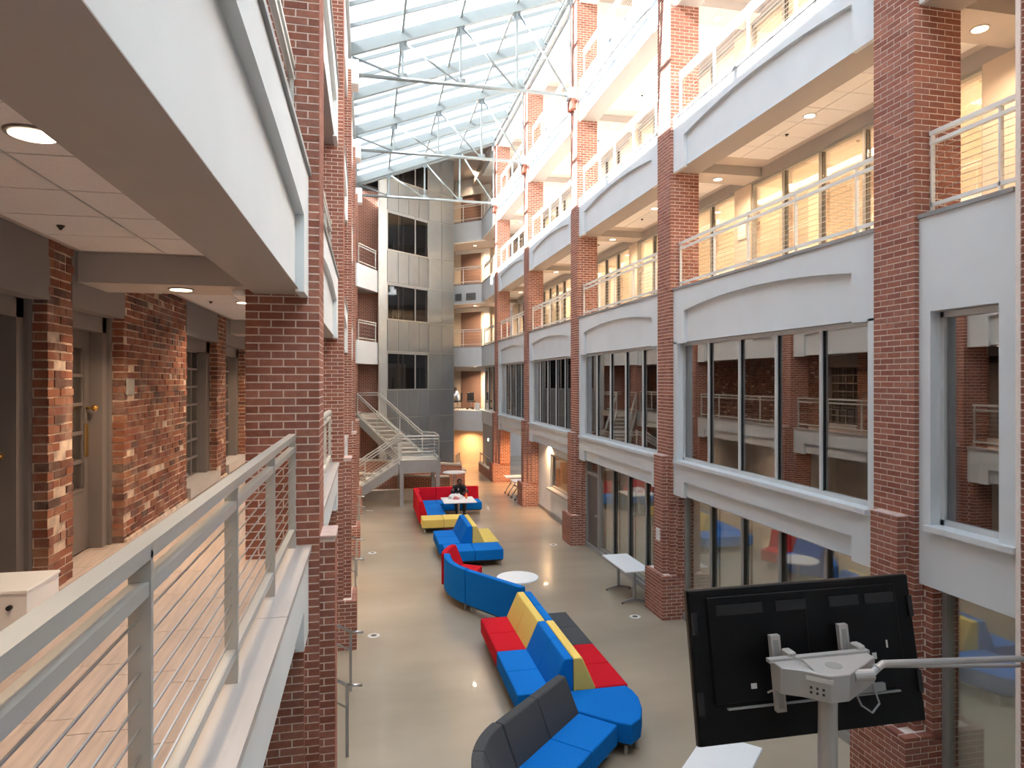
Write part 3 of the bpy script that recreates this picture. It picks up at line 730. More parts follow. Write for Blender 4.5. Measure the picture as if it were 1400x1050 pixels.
for z0, z1 in zip(zz[:-1], zz[1:]):
    for i in range(2): tput(tface(TB, TD, i/2+G, (i+1)/2-G, z0+.02, z1-.02), 'cladding_panel', 'tower_panel')
for z0, z1 in wins:
    wv = tput(tface(TA, TB, .0, 1, z0, z1, -1.6, .05), 'shaft_opening', 'black')
    tput(tface(TA, TB, 0, 1, z0, z0+.05, .02, .12), 'window_sill', 'tower_seam', wv); tput(tface(TA, TB, 0, 1, z1-.12, z1, -.02, .12), 'window_head', 'steel_grey', wv)
    tput(tface(TA, TB, .0, .02, z0, z1, .01, .1), 'window_jamb', 'tower_seam', wv); tput(tface(TA, TB, .98, 1, z0, z1, .01, .1), 'window_jamb', 'tower_seam', wv)
    tput(tface(TA, TB, .66, .68, z0, z1, .0, .06), 'mullion', 'steel_grey', wv)
    tput(tface(TA, TB, .02, .66, z0+.05, z1-.12, -.04, .012), 'glass_pane', 'glass_tower', wv); tput(tface(TA, TB, .68, .98, z0+.05, z1-.12, -.04, .012), 'glass_pane', 'glass_tower', wv)
    for u, m in ((.12, 'steel_white'), (.30, 'steel_white'), (.42, 'concrete'), (.53, 'steel_grey')):
        tput(tface(TA, TB, u, u+.03, z0, z1 if u > .35 else z0+.6, -.5, .05), 'guide_rail', m, wv)
tput(tface(TA, TB, .05, .64, 4.25, 5.55, -.6, .05), 'lift_car', 'wall_taupe')
tput(MB().prism([(.92, 33.4), (3.0, 35.6), (3.0, 38), (.92, 38)], 0, TZ), 'shaft_body', 'black')
# diagonal galleries on the right of the tower
PC, PD = (6.02, 35.35), (3.2, 37.85)
dd = Vector((PD[0]-PC[0], PD[1]-PC[1], 0)).normalized(); nn = Vector((.663, .748, 0))
def off(p, t): return (p[0]+nn.x*t, p[1]+nn.y*t)
def along(t): return (PC[0]+dd.x*t, PC[1]+dd.y*t)
for lv in (2, 3, 4, 5):
    zb, zt = RL[lv] if lv > 2 else (2.0, 3.10)
    par = diag(we, PC, PD, zb, zt, .3, 'plaster_lightened')
    if lv == 2: diag(we, off(PC, -.04), off(PD, -.04), 2.45, 3.10, .06, 'plaster_lightened')
    else: diag(we, off(PC, -.02), off(PD, -.02), zt, zt+.05, .3, 'curb_metal', 'coping')
    P2, Q2 = off(PC, 2.3), off(PD, 2.3)
    MB().prism([(PC[0]+.25, PC[1]+.05), off(PD, .12), Q2, (8.2, 38), (8.2, 35.4)][::-1], zb+.03, zt-.1 if lv > 2 else 3.1).build('gallery_slab', 'soffit', we)
    if lv > 2: railing('white cable railing on the diagonal gallery right of the lift tower, floor %d' % lv, 'railings on the diagonal galleries', along(.05), along(3.6), zt+.05, 4, 'rail_white', 3)
    z1 = {2: 5.47, 3: 8.87, 4: 12.21, 5: 16.3}[lv]
    diag(we, P2, Q2, zt-.1, z1+.3, .2, 'wall_warm', 'gallery_wall')
    dr = struct('door_%d' % (lv+3), 'brown gallery door in a white surround on floor %d right of the lift tower' % lv)
    a, b = off(along(1.5), 2.26), off(along(2.9), 2.26)
    diag(dr, a, b, zt-.08, zt+2.15, .05, 'door_brown', 'leaf'); 
    diag(dr, off(along(1.25), 2.22), off(along(1.5), 2.22), zt-.08, zt+2.15, .08, 'wall_warm', 'casing')
    diag(dr, off(along(.85), 2.1), off(along(1.25), 2.1), zt-.08, z1+.2, .12, 'wall_white', 'side_panel'); diag(dr, off(along(1.25), 2.1), off(along(3.2), 2.1), zt+2.15, z1+.2, .12, 'wall_white', 'head_panel')

for t0, t1 in ((.45, 1.05), (1.35, 1.75)):
    v = thing('vent_grille', 'grey louvred vent grille, %s of the pair on the fourth-floor diagonal parapet' % ('wider' if t1-t0 > .5 else 'narrower'), 'vent', along(t0)+(9.05,))
    o_ = diag(v, off(along(t0), -.02), off(along(t1), -.02), 9.03, 9.42, .04, 'vent', 'back_plate')
    for s_ in range(6): diag(v, off(along(t0), -.035), off(along(t1), -.035), 9.06+.06*s_, 9.085+.06*s_, .03, 'frame_grey', 'louvre')
    for ch in v.children: ch.location = -Vector(v.matrix_basis.translation)
# ground level beyond: warm-lit passage, ramp with rails
diag(we, off(PC, 1.3), off(PD, 1.3), 0, 2.1, .2, 'wall_warm', 'passage_wall')
for (p, q, lab) in (((5.75, 31.6), (5.75, 34.6), 'beside the grey wall'), ((4.35, 33.6), (4.75, 35.1), 'beside the tower foot')):
    r = thing('ramp_rail', 'dark steel ramp rail with brick kerb '+lab, 'handrail', p+(0,))
    MB().bar(p+(.22,), q+(.22,), .16, .44).build('kerb', 'brick_far', r, world=True); MB().bar(p+(.46,), q+(.46,), .2, .05).build('kerb_cap', 'concrete', r, world=True)
    MB().bar(p+(.95,), q+(.95,), .04, .04).build('top_rail', 'frame_grey', r, world=True)
    for u in (0.02, .35, .68, .98):
        c = Vector(p+(0,)).lerp(Vector(q+(0,)), u); MB().bar(c+Vector((0, 0, .45)), c+Vector((0, 0.001, .95)), .035, .035).build('post', 'frame_grey', r, world=True)
# low ramp walls at the foot of the tower
rw = struct('trim_2', 'low brick ramp walls with concrete caps at the foot of the tower')
MB().box(-1.0, 2.6, 26.75, 27.05, 0, .42).build('kerb', 'concrete', rw)
for (y, x0, x1, za, zb_) in ((27.45, -1.0, 3.3, 1.0, .72), (29.6, -.6, 4.1, 1.3, .95)):
    MB().hexa([(x0, y, 0), (x1, y, 0), (x1, y+.22, 0), (x0, y+.22, 0)], [(x0, y, za), (x1, y, zb_), (x1, y+.22, zb_), (x0, y+.22, za)]).build('ramp_wall', 'brick_far', rw)
    MB().hexa([(x0, y-.04, za), (x1, y-.04, zb_), (x1, y+.26, zb_), (x0, y+.26, za)], [(x0, y-.04, za+.07), (x1, y-.04, zb_+.07), (x1, y+.26, zb_+.07), (x0, y+.26, za+.07)]).build('wall_cap', 'concrete', rw)
MB().box(3.3, 4.3, 30.0, 32.6, 0, .62).build('ramp_block', 'brick_far', rw); MB().box(3.25, 4.35, 29.95, 32.65, .62, .7).build('wall_cap', 'concrete', rw)

# ------------------------------------------------------------------ staircase
st = thing('staircase', 'painted steel switchback staircase with landing in front of the lift tower', 'staircase', (1.9, 26.4, 0))
LZ = 1.67
def put(mb, n, m='rail_paint', par=None, **k): return mb.build(n, m, par or st, world=True, **k)
put(MB().box(1.23, 2.66, 25.5, 27.5, LZ-.08, LZ), 'landing_deck', 'concrete')
for a in ((1.2, 2.7, 25.44, 25.5), (1.2, 2.7, 27.5, 27.56)): put(MB().box(*a, LZ-.42, LZ+.05), 'landing_beam', 'steel_grey')
put(MB().box(2.66, 2.72, 25.44, 27.56, LZ-.42, LZ+.05), 'landing_beam', 'steel_grey'); put(MB().box(1.17, 1.23, 25.44, 27.56, LZ-.42, LZ-.1), 'landing_beam', 'steel_grey')
for x, y in ((1.27, 25.5), (2.62, 25.5), (1.27, 27.45), (2.62, 27.45)): put(MB().box(x-.07, x+.07, y-.07, y+.07, 0, LZ-.05), 'support_post', 'steel_grey')
def flight(p0, p1, wv, n, zs, ze):     # p0 -> p1 along one edge, wv = width vector
    p0, p1, wv = Vector(p0+(0,)), Vector(p1+(0,)), Vector(wv+(0,)); d = (p1-p0)
    for i in range(n):
        u0, u1 = i/n, (i+1)/n; z = zs+(ze-zs)*(i+1)/(n+1)
        a, b = p0+d*u0, p0+d*(u1+.04)
        q = [a, b, b+wv, a+wv]
        put(MB().hexa([(v.x, v.y, z-.045) for v in q], [(v.x, v.y, z) for v in q]), 'tread', 'concrete')
        e = b if ze < zs else a
        f = p0+d*(u1 if ze < zs else u0); rz = abs(ze-zs)/(n+1)
        q = [f, f+d.normalized()*.012, f+d.normalized()*.012+wv, f+wv]
        put(MB().hexa([(v.x, v.y, z-rz) for v in q], [(v.x, v.y, z-.045) for v in q]), 'riser', 'concrete')
    for w_ in (Vector(), wv):
        put(MB().bar(p0+w_+Vector((0, 0, zs-.16)), p1+w_+Vector((0, 0, ze-.16)), .06, .34), 'stringer', 'steel_grey')
        put(MB().bar(p0+w_+Vector((0, 0, zs+.04)), p1+w_+Vector((0, 0, ze+.04)), .07, .05), 'stringer_cap', 'rail_paint')
        for h in (.95, .84): put(MB().tube(p0+w_+Vector((0, 0, zs+h)), p1+w_+Vector((0, 0, ze+h)), .024, 8), 'handrail')
        put(MB().tube(p0+w_+Vector((0, 0, zs+.14)), p1+w_+Vector((0, 0, ze+.14)), .018, 6), 'bottom_rail')
        for c in range(5): put(MB().tube(p0+w_+Vector((0, 0, zs+.26+.12*c)), p1+w_+Vector((0, 0, ze+.26+.12*c)), .005, 4), 'cable', 'cable')
        for u in (0, .5, 1):
            b = p0+d*u+w_; z = zs+(ze-zs)*u; put(MB().bar(b+Vector((0, 0, z)), b+Vector((0, .001, z+.96)), .04, .04), 'baluster_post')
flight((-.42, 30.45), (1.25, 27.5), (.95, .10), 9, 3.18, LZ)
flight((1.2, 25.52), (-1.35, 25.52), (0, 1.0), 9, LZ, 0.0)
for (p, q) in (((1.25, 25.5), (2.66, 25.5)), ((2.66, 25.5), (2.66, 27.2)), ((2.66, 27.2), (2.2, 27.55))):
    for h, r_ in ((.95, .024), (.84, .02), (.14, .018)): put(MB().tube(p+(LZ+h,), q+(LZ+h,), r_, 8), 'landing_rail')
    for c in range(5): put(MB().tube(p+(LZ+.26+.12*c,), q+(LZ+.26+.12*c,), .005, 4), 'cable', 'cable')
    for e in (p, q): put(MB().bar(e+(LZ,), (e[0], e[1]+.001, LZ+.96), .04, .04), 'baluster_post')
for (p, q) in (((-.42, 30.45), (-.42, 31.2)), ((.52, 30.6), (.46, 32.1))):
    for h in (.95, .84, .12): put(MB().tube(p+(3.18+h,), q+(3.18+h,), .022, 8), 'landing_rail')
put(MB().tube((-.42, 32.4, 4.13), (.55, 32.4, 4.13), .022, 8).tube((-.42, 32.4, 4.02), (.55, 32.4, 4.02), .022, 8), 'landing_rail')

# ------------------------------------------------------------------ lounge seating
SH, BH = .43, .86
def legs(t, pts):
    for x, y in pts: MB().lathe([(.024, 0), (.028, .01), (.022, .17)], 10, (x, y, 0)).build('leg', 'stainless', t, smooth=True)
def module(label, org, deg, L, D, ns, seat, back=None, th=.32):
    t = thing('modular_sofa' if back else 'modular_bench', label, 'sofa' if back else 'bench', org+(0,), math.radians(deg))
    y0 = th-.06 if back else 0
    MB().box(.03, L-.03, (.04 if back else .03), D-.05, .14, .19).build('base_frame', 'black', t)
    for i in range(ns):
        a, b = L*i/ns, L*(i+1)/ns
        MB().box(a+.003, b-.003, y0, D, .17, SH).build('seat_cushion', seat, t, .022, seg=3)
        if back:
            MB().prof([(0, .16), (th, .16), (th, SH), (.125, BH), (0, BH)], a+.002, b-.002).build('backrest', back, t, .022, seg=3)
    legs(t, [(.08, D-.12), (L-.08, D-.12), (.08, .1), (L-.08, .1)])
    return t
module('red seat with yellow backrest, back to back with the grey seat', (2.80, 10.47), 90, 1.52, .80, 2, 'fab_red', 'fab_yellow')
module('blue seat with blue backrest beside the red and yellow one', (2.80, 8.95), 90, 1.52, .80, 2, 'fab_blue', 'fab_blue')
module('dark grey seat with blue backrest facing the long white table', (2.805, 12.0), -90, 1.53, .80, 2, 'fab_grey', 'fab_blue')
module('red seat with yellow backrest next to the blue rounded corner seat', (2.805, 10.47), -90, 1.52, .80, 2, 'fab_red', 'fab_yellow')
module('blue seats with tall dark grey backrest set diagonally', (2.45, 8.53), 225, 1.48, .86, 2, 'fab_blue', 'fab_grey')
# rounded corner seat
t = thing('corner_seat', 'blue rounded corner seat joining the red seat and the diagonal sofa', 'bench', (3.1, 8.4, 0))
pts = [(2.72, 8.93), (2.67, 8.36), (3.06, 7.99), (3.22, 7.88), (3.40, 8.02), (3.53, 8.28), (3.60, 8.56), (3.60, 8.78), (3.56, 8.93)]
MB().prism(pts, .17, SH).build('seat_cushion', 'fab_blue', t, .022, world=True, seg=3)
MB().prism([(3.1+(x-3.1)*.93, 8.4+(y-8.4)*.93) for x, y in pts], .14, .19).build('base_frame', 'black', t, world=True)
legs(t, [(.35, .35), (.28, -.3), (.1, -.38), (-.3, .4)])
def curved(label, c, R, a0, a1, seat, back, n, depth=.80, th=.32):
    t = thing('curved_sofa', label, 'sofa', c+(0,)); A0, A1 = math.radians(a0), math.radians(a1)
    for i in range(n):
        p, q = A0+(A1-A0)*i/n, A0+(A1-A0)*(i+1)/n
        mb = MB()
        mb.sector((0, 0), R-th, R, p, q, .16, SH, 10); mb.sector((0, 0), R-th, R, p, q, SH, BH, 10, r0t=R-.125)
        mb.build('backrest', back, t, .015, seg=2)
        MB().sector((0, 0), R-depth, R-th+.04, p, q, .17, SH, 10).build('seat_cushion', seat, t, .02, seg=3)
    MB().sector((0, 0), R-depth+.05, R-.05, A0, A1, .14, .19, 12).build('base_frame', 'black', t)
    legs(t, [((R-.1)*math.cos(a), (R-.1)*math.sin(a)) for a in (A0+.05, A1-.05)]+[((R-depth+.12)*math.cos(a), (R-depth+.12)*math.sin(a)) for a in (A0+.08, A1-.08)])
    return t
curved('curved dark grey sofa end continuing the diagonal blue seats', (2.32, 6.58), 1.30, 135.5, 192, 'fab_blue', 'fab_grey', 2)
curved('blue sofa with curved blue backrest beside the round white table', (3.65, 14.66), 2.0, 170, 211.5, 'fab_blue', 'fab_blue', 1)
curved('short curved red sofa at the end of the blue curved one', (3.65, 14.66), 2.06, 146, 169.6, 'fab_red', 'fab_red', 1)
t = thing('sofa_screen', 'straight blue upholstered back panel angling toward the yellow backrests', 'sofa', (1.95, 13.58, 0), math.radians(-58))
MB().prof([(0, .16), (.2, .16), (.125, BH), (0, BH)], 0, 1.60).build('backrest', 'fab_blue', t, .022, seg=3); MB().box(.03, 1.57, .03, .18, .13, .18).build('base_frame', 'black', t)
legs(t, [(.08, .1), (.8, .1), (1.5, .1)])
module('blue seat with blue backrest, back to back with the yellow seat', (2.72, 17.62), 90, 1.62, .88, 2, 'fab_blue', 'fab_blue')
module('yellow seat with yellow backrest, back to back with the blue seat', (2.725, 19.24), -90, 1.62, .72, 2, 'fab_yellow', 'fab_yellow')
module('blue backless bench across the end of the blue and yellow seats', (1.92, 16.78), 0, 1.48, .80, 2, 'fab_blue')
module('yellow backless bench in front of the red corner sofa', (1.66, 20.75), 0, 1.32, .74, 2, 'fab_yellow')
module('blue seats with red side backrest of the corner sofa', (1.62, 23.44), -90, 1.88, .86, 2, 'fab_blue', 'fab_red', th=.26)
t = module('blue seats with long red backrest where the person sits', (3.97, 24.42), 180, 2.35, .96, 3, 'fab_blue', 'fab_red', th=.26)
MB().box(1.62, 1.80, 23.46, 24.40, .16, BH).build('end_panel', 'fab_red', t, .02, world=True, seg=3)
t = tag(MB().box(4.05, 4.5, 6.0, 6.45, .05, .45).build('blue_stool', 'fab_blue', None, .03, seg=3), 'blue cube stool half hidden below the big display', 'stool')

# ------------------------------------------------------------------ tables
def tee_table(label, x0, x1, y0, y1, ys_, group=None):
    t = thing('rectangular_table', label, 'table', ((x0+x1)/2, (y0+y1)/2, 0), 0, group); xm = (x0+x1)/2
    MB().box(x0, x1, y0, y1, .71, .74).build('tabletop', 'laminate_white', t, .008, world=True)
    for y in ys_:
        l = MB().tube((xm, y, .06), (xm, y, .71), .032, 12).build('leg', 'table_leg', t, smooth=False, world=True)
        MB().box(x0+.08, x1-.08, y-.03, y+.03, .68, .71).build('bracket', 'table_leg', l, world=True)
        for s in (-1, 1):
            f = MB().hexa([(xm, y-.03, .05), (xm+s*.29, y-.018, .02), (xm+s*.29, y+.018, .02), (xm, y+.03, .05)][::s], [(xm, y-.025, .12), (xm+s*.29, y-.015, .045), (xm+s*.29, y+.015, .045), (xm, y+.025, .12)][::s]).build('foot', 'table_leg', l, world=True)
            MB().tube((xm+s*.27, y, 0), (xm+s*.27, y, .03), .02, 8).build('glide', 'black', l, world=True)
    return t
tee_table('long white table standing against the ground-floor glazing', 5.25, 5.64, 13.08, 14.55, (13.28, 14.35)) if False else tee_table('long white table standing against the ground-floor glazing', 5.24, 5.84, 13.17, 14.58, (13.40, 14.34))
t = thing('round_table', 'round white table beside the curved blue sofa', 'table', (2.98, 13.30, 0))
MB().lathe([(.42, .71), (.425, .725), (.42, .74)], 40).build('tabletop', 'laminate_white', t)
MB().tube((0, 0, .03), (0, 0, .71), .035, 12).build('pedestal', 'table_leg', t, smooth=False); MB().lathe([(.26, 0), (.26, .012), (.05, .03)], 28).build('base', 'black', t)
t = thing('round_table', 'high round white table by the low brick ramp walls', 'table', (3.43, 27.0, 0))
MB().lathe([(.46, 1.0), (.465, 1.015), (.46, 1.03)], 36).build('tabletop', 'laminate_white', t); MB().tube((0, 0, .03), (0, 0, 1.0), .035, 12).build('pedestal', 'stainless', t); MB().lathe([(.28, 0), (.28, .015), (.05, .03)], 24).build('base', 'stainless', t)
t = thing('square_table', 'white pedestal table in front of the seated person', 'table', (2.98, 22.3, 0))
MB().box(2.44, 3.52, 21.78, 22.86, .71, .74).build('tabletop', 'laminate_white', t, .008, world=True); MB().tube((0, 0, .03), (0, 0, .71), .035, 12).build('pedestal', 'stainless', t); MB().lathe([(.27, 0), (.27, .015), (.05, .03)], 24).build('base', 'stainless', t)
t = thing('rectangular_table', 'white table half hidden under the big black display', 'table', (3.75, 6.55, 0), math.radians(45))
MB().box(-1.35, .32, -.31, .31, .71, .74).build('tabletop', 'laminate_white', t, .03, seg=3)
for x in (.1, -1.1): MB().tube((x, 0, .06), (x, 0, .71), .032, 12).box(x-.03, x+.03, -.28, .28, .02, .06).build('leg', 'table_leg', t)
for i, (x, y) in enumerate(((6.0, 27.25), (6.03, 26.1))):
    t = thing('flip_top_table', ['white flip-top table on casters in the alcove, deeper inside it', 'white flip-top table on casters in the alcove, against the brick column'][i], 'table', (x, y, 0), 0, 'flip-top tables')
    MB().box(-.42, .42, -.38, .38, .715, .745).build('tabletop', 'laminate_white', t, .008)
    for s in (-.3, .3):
        l = MB().path([(-.36, s, .05), (-.30, s, .16), (-.1, s, .45), (.02, s, .69)], .022, 8).path([(.36, s, .05), (.26, s, .16), (.02, s, .36), (-.14, s, .42)], .02, 8).build('leg', 'table_leg', t)
        for e in (-.36, .36): MB().tube((e, s-.015, .035), (e, s+.015, .035), .035, 10).build('caster', 'black', l)
# things on the small table
tg = thing('plastic_bag', 'crumpled white and pink plastic food bag on the small white table', 'bag', (2.92, 22.55, .74))
rnd = random.Random(3)
def lump(rx, ry, rz, n=12, m=7, jit=.2, c=(0, 0, 0)):
    mb = MB(); k = []
    for j in range(m+1):
        ph = PI/2*j/m if c is None else PI*j/m
        for i in range(n):
            a = 2*PI*i/n; f = 1+rnd.uniform(-jit, jit)
            k.append((c[0]+rx*f*math.sin(ph)*math.cos(a), c[1]+ry*f*math.sin(ph)*math.sin(a), max(0, c[2]+rz*math.cos(ph)*f)))
    fs = [(j*n+i, (j+1)*n+i, (j+1)*n+(i+1) % n, j*n+(i+1) % n) for j in range(m) for i in range(n)]
    return mb.poly(k, fs)
lump(.26, .17, .16).build('bag_body', 'bag_white', tg); lump(.14, .1, .1, c=(-.02, -.12, 0)).build('printed_patch', 'bag_red', tg)
t = thing('drink_bottle', 'small orange drink bottle on the table before the person', 'bottle', (3.27, 22.5, .74))
MB().lathe([(.034, 0), (.036, .01), (.036, .13), (.016, .18), (.016, .2)], 14).build('body', 'orange_plastic', t, smooth=True); MB().lathe([(.018, .2), (.018, .225)], 12).build('cap', 'fab_red', t)

# ------------------------------------------------------------------ people (continuous skinned bodies)
def skin_obj(name, verts, edges, radii, m, parent, root=0, sub=2):
    me = bpy.data.meshes.new(name); me.from_pydata(verts, edges, []); me.materials.append(MATS[m])
    ob = bpy.data.objects.new(name, me); C.objects.link(ob); ob.parent = parent
    md = ob.modifiers.new('skin', 'SKIN'); md.use_smooth_shade = True
    for i, r in enumerate(radii):
        sv = me.skin_vertices[0].data[i]; sv.radius = r if isinstance(r, tuple) else (r, r); sv.use_root = (i == root)
    sb = ob.modifiers.new('sub', 'SUBSURF'); sb.levels = sub; sb.render_levels = sub
    return ob
def seated_person(label, loc, rot, jacket, legm, hairc='hair'):
    t = thing('person', label, 'person', loc, rot)     # local: faces -y, pelvis above origin, z from floor
    V = [(0, 0, .50), (0, -.02, .66), (0, -.06, .84), (0, -.10, .98), (0, -.13, 1.06),      # pelvis..neck
         (.17, -.09, .95), (.27, -.20, .78), (.17, -.42, .80), (.10, -.52, .82),             # right arm
         (-.17, -.09, .95), (-.27, -.20, .78), (-.16, -.42, .80), (-.09, -.52, .82),
         (.10, -.04, .50), (.13, -.42, .50), (.13, -.47, .12), (.13, -.58, .05),
         (-.10, -.04, .50), (-.13, -.42, .50), (-.13, -.47, .12), (-.13, -.58, .05)]
    E = [(0, 1), (1, 2), (2, 3), (3, 4), (3, 5), (5, 6), (6, 7), (7, 8), (3, 9), (9, 10), (10, 11), (11, 12), (0, 13), (13, 14), (14, 15), (15, 16), (0, 17), (17, 18), (18, 19), (19, 20)]
    R = [(.17, .13), (.18, .13), (.19, .13), (.13, .10), .06, .085, .065, .05, .042, .085, .065, .05, .042, .10, .078, .055, .045, .10, .078, .055, .045]
    body = skin_obj('body', V, E, R, jacket, t)
    tv = [(v[0], v[1]-.0, v[2]) for v in V[13:17]]
    for s in (1, -1):
        skin_obj('trouser_leg', [(s*.10, -.0, .50), (s*.13, -.42, .505), (s*.13, -.47, .12)], [(0, 1), (1, 2)], [.115, .09, .066], legm, t)
        MB().box(s*.13-.045, s*.13+.045, -.66, -.42, 0, .07).build('shoe', 'black', t, .02, seg=2)
    # head with face
    hd = lump(.078, .095, .115, 16, 12, 0, (0, -.17, 1.13)); hd.v = [(x, y-(.012 if z < 1.08 else 0), z) for x, y, z in hd.v]
    h = hd.build('head', 'skin', t, smooth=True)
    MB().tube((0, -.14, 1.0), (0, -.16, 1.08), .05, 12).build('neck', 'skin', h, smooth=True)
    MB().poly([(-.014, -.262, 1.10), (.014, -.262, 1.10), (0, -.29, 1.105), (0, -.262, 1.15)], [(0, 1, 2), (0, 2, 3), (1, 3, 2), (0, 3, 1)]).build('nose', 'skin', h)
    for s in (-1, 1):
        MB().lathe([(0, -.008), (.01, 0), (0, .008)], 8, (s*.03, -.255, 1.145)).build('eye', 'badge', h); MB().box(s*.078-.01, s*.078+.01, -.18, -.15, 1.10, 1.16).build('ear', 'skin', h, .006)
    MB().box(-.026, .026, -.268, -.255, 1.062, 1.072).build('mouth', 'hair', h)
    hr = lump(.086, .10, .115, 16, 12, .03, (0, -.155, 1.145)); hr.v = [(x, max(y, -.225), max(z, 1.13 if y < -.14 else 1.06)) for x, y, z in hr.v]
    hr.v = [(x, y, z if (y > -.2 or z > 1.19) else 1.19) for x, y, z in hr.v]; hr.build('hair', hairc, h, smooth=True)
    # hands: palm, four fingers and a thumb, resting on the table
    for s in (1, -1):
        px, py, pz = s*.09, -.55, .81
        hv = [(px, py+.05, pz), (px, py, pz)]; he = [(0, 1)]; hr_ = [(.035, .022), (.038, .018)]
        for k, (dx, ln) in enumerate(((-.03, .075), (-.01, .09), (.01, .085), (.03, .065))):
            b = len(hv); hv += [(px+dx, py-.04, pz), (px+dx*1.1, py-.04-ln*.5, pz+.006), (px+dx*1.1, py-.04-ln, pz-.012)]; he += [(1, b), (b, b+1), (b+1, b+2)]; hr_ += [.010, .009, .008]
        b = len(hv); hv += [(px-s*.045, py-.005, pz), (px-s*.06, py-.045, pz-.005)]; he += [(1, b), (b, b+1)]; hr_ += [.011, .009]
        skin_obj('hand', hv, he, hr_, 'skin', t, 0, 1)
    return t
pt = seated_person('person in a dark jacket with badges seated on the red-backed sofa, arms on the table', (3.18, 23.72, 0), 0, 'jacket', 'trousers')
MB().box(-.06, -.025, -.215, -.20, .86, .93).build('badge', 'badge', pt); MB().box(.21, .25, -.235, -.19, .86, .91).build('shoulder_patch', 'bag_red', pt); MB().box(-.25, -.21, -.235, -.19, .86, .91).build('shoulder_patch', 'bag_red', pt)
pt2 = seated_person('person in a pale blue top seated on the far second-floor gallery', (4.98, 37.55, 3.1-.02), math.radians(-90), 'shirt_blue', 'trousers')
t = thing('office_chair', 'black wheeled chair on the far second-floor gallery', 'chair', (5.66, 37.12, 3.1))
MB().box(-.22, .22, -.22, .22, .42, .5).build('seat', 'black', t, .02); MB().box(-.2, .2, .18, .24, .5, .95).build('backrest', 'black', t, .02); MB().tube((0, 0, .08), (0, 0, .42), .03, 8).build('column', 'stainless', t)
for i in range(5):
    a = 2*PI*i/5; MB().tube((0, 0, .1), (.28*math.cos(a), .28*math.sin(a), .06), .02, 6).build('leg', 'black', t); MB().tube((.28*math.cos(a), .28*math.sin(a)-.012, .03), (.28*math.cos(a), .28*math.sin(a)+.012, .03), .03, 8).build('caster', 'black', t)
t2 = copy_tree(t); t2.matrix_basis = Matrix.Translation((4.98, 37.55, 3.1))@Matrix.Rotation(math.radians(-90), 4, 'Z'); t2['label'] = 'black wheeled chair under the person on the far second-floor gallery'
t['label'] = 'empty black wheeled chair on the far second-floor gallery'; t['group'] = t2['group'] = 'chairs on the far gallery'
tag(MB().box(5.75, 6.0, 36.2, 36.45, 3.1, 3.48).build('white_box', 'laminate_white', None, .01), 'small white box by the corner of the far second-floor gallery', 'box')

# ------------------------------------------------------------------ big display on a tall post
TW, THt = 2.0, 1.17
tv = thing('display_screen', 'large black flat display seen from behind, tilted toward the lounge', 'display', (3.51, 4.84, 2.471))
tv.matrix_basis = Matrix.Translation((3.51, 4.84, 2.471))@Matrix.Rotation(math.radians(-2), 4, 'Z')@Matrix.Rotation(math.radians(-9.4), 4, 'X')@Matrix.Rotation(math.radians(-.9), 4, 'Y')
a, b = TW/2, THt/2
MB().box(-a, a, 0, .06, -b, b).build('back_cover', 'tv_black', tv, .012)
for q in ((-a-.004, -a+.012, .03, .065, -b, b), (a-.012, a+.004, .03, .065, -b, b), (-a, a, .03, .065, b-.012, b+.004), (-a, a, .03, .065, -b-.004, -b+.012)): MB().box(*q).build('bezel', 'tv_trim', tv)
MB().box(-a+.02, a-.02, .06, .067, -b+.02, b-.02).build('screen', 'black_gloss', tv)
MB().box(-a+.15, a-.15, -.02, 0, -b+.30, b-.06).build('rear_panel', 'tv_black', tv, .01)
for x0 in (-.78, -.26, .22, .55):
    vn = MB().box(x0, x0+.27 if x0 != -.78 else x0+.4, -.026, -.018, .38, .46).build('vent_panel', 'black', tv)
MB().box(-.75, .78, -.03, -.0, -.33, -.318).build('seam_strip', 'frame_grey', tv)
MB().box(-.002, .002, -.024, -.018, -.28, .5).build('seam', 'black', tv)
for x in (-.97, .97):
    for z in (.25, -.35): MB().box(x-.02, x+.02, -.03, 0, z, z+.17).build('side_handle', 'black_gloss', tv)
MB().box(-.54, -.49, -.023, -.019, -.19, -.15).build('sticker', 'sign', tv); MB().box(.56, .60, -.023, -.019, -.06, -.01).build('sticker', 'sign', tv); MB().box(.70, .715, -.023, -.019, .02, .08).build('sticker', 'sign', tv)
MB().box(.33, .62, -.06, -.02, -.30, -.24).build('connector_bay', 'frame_grey', tv)
for k, pts_ in enumerate(([(.34, -.05, -.27), (.36, -.09, -.38), (.44, -.1, -.44), (.52, -.09, -.38), (.50, -.06, -.22), (.46, -.05, -.02), (.45, -.03, .08)], [(.26, -.08, -.10), (.28, -.1, -.26), (.33, -.09, -.28), (.34, -.06, -.22)], [(-.42, -.05, -.22), (-.36, -.1, -.18), (-.30, -.1, -.12)])):
    MB().path(pts_, .008, 6).build('cord', 'mount_grey' if k != 0 else 'frame_grey', tv)
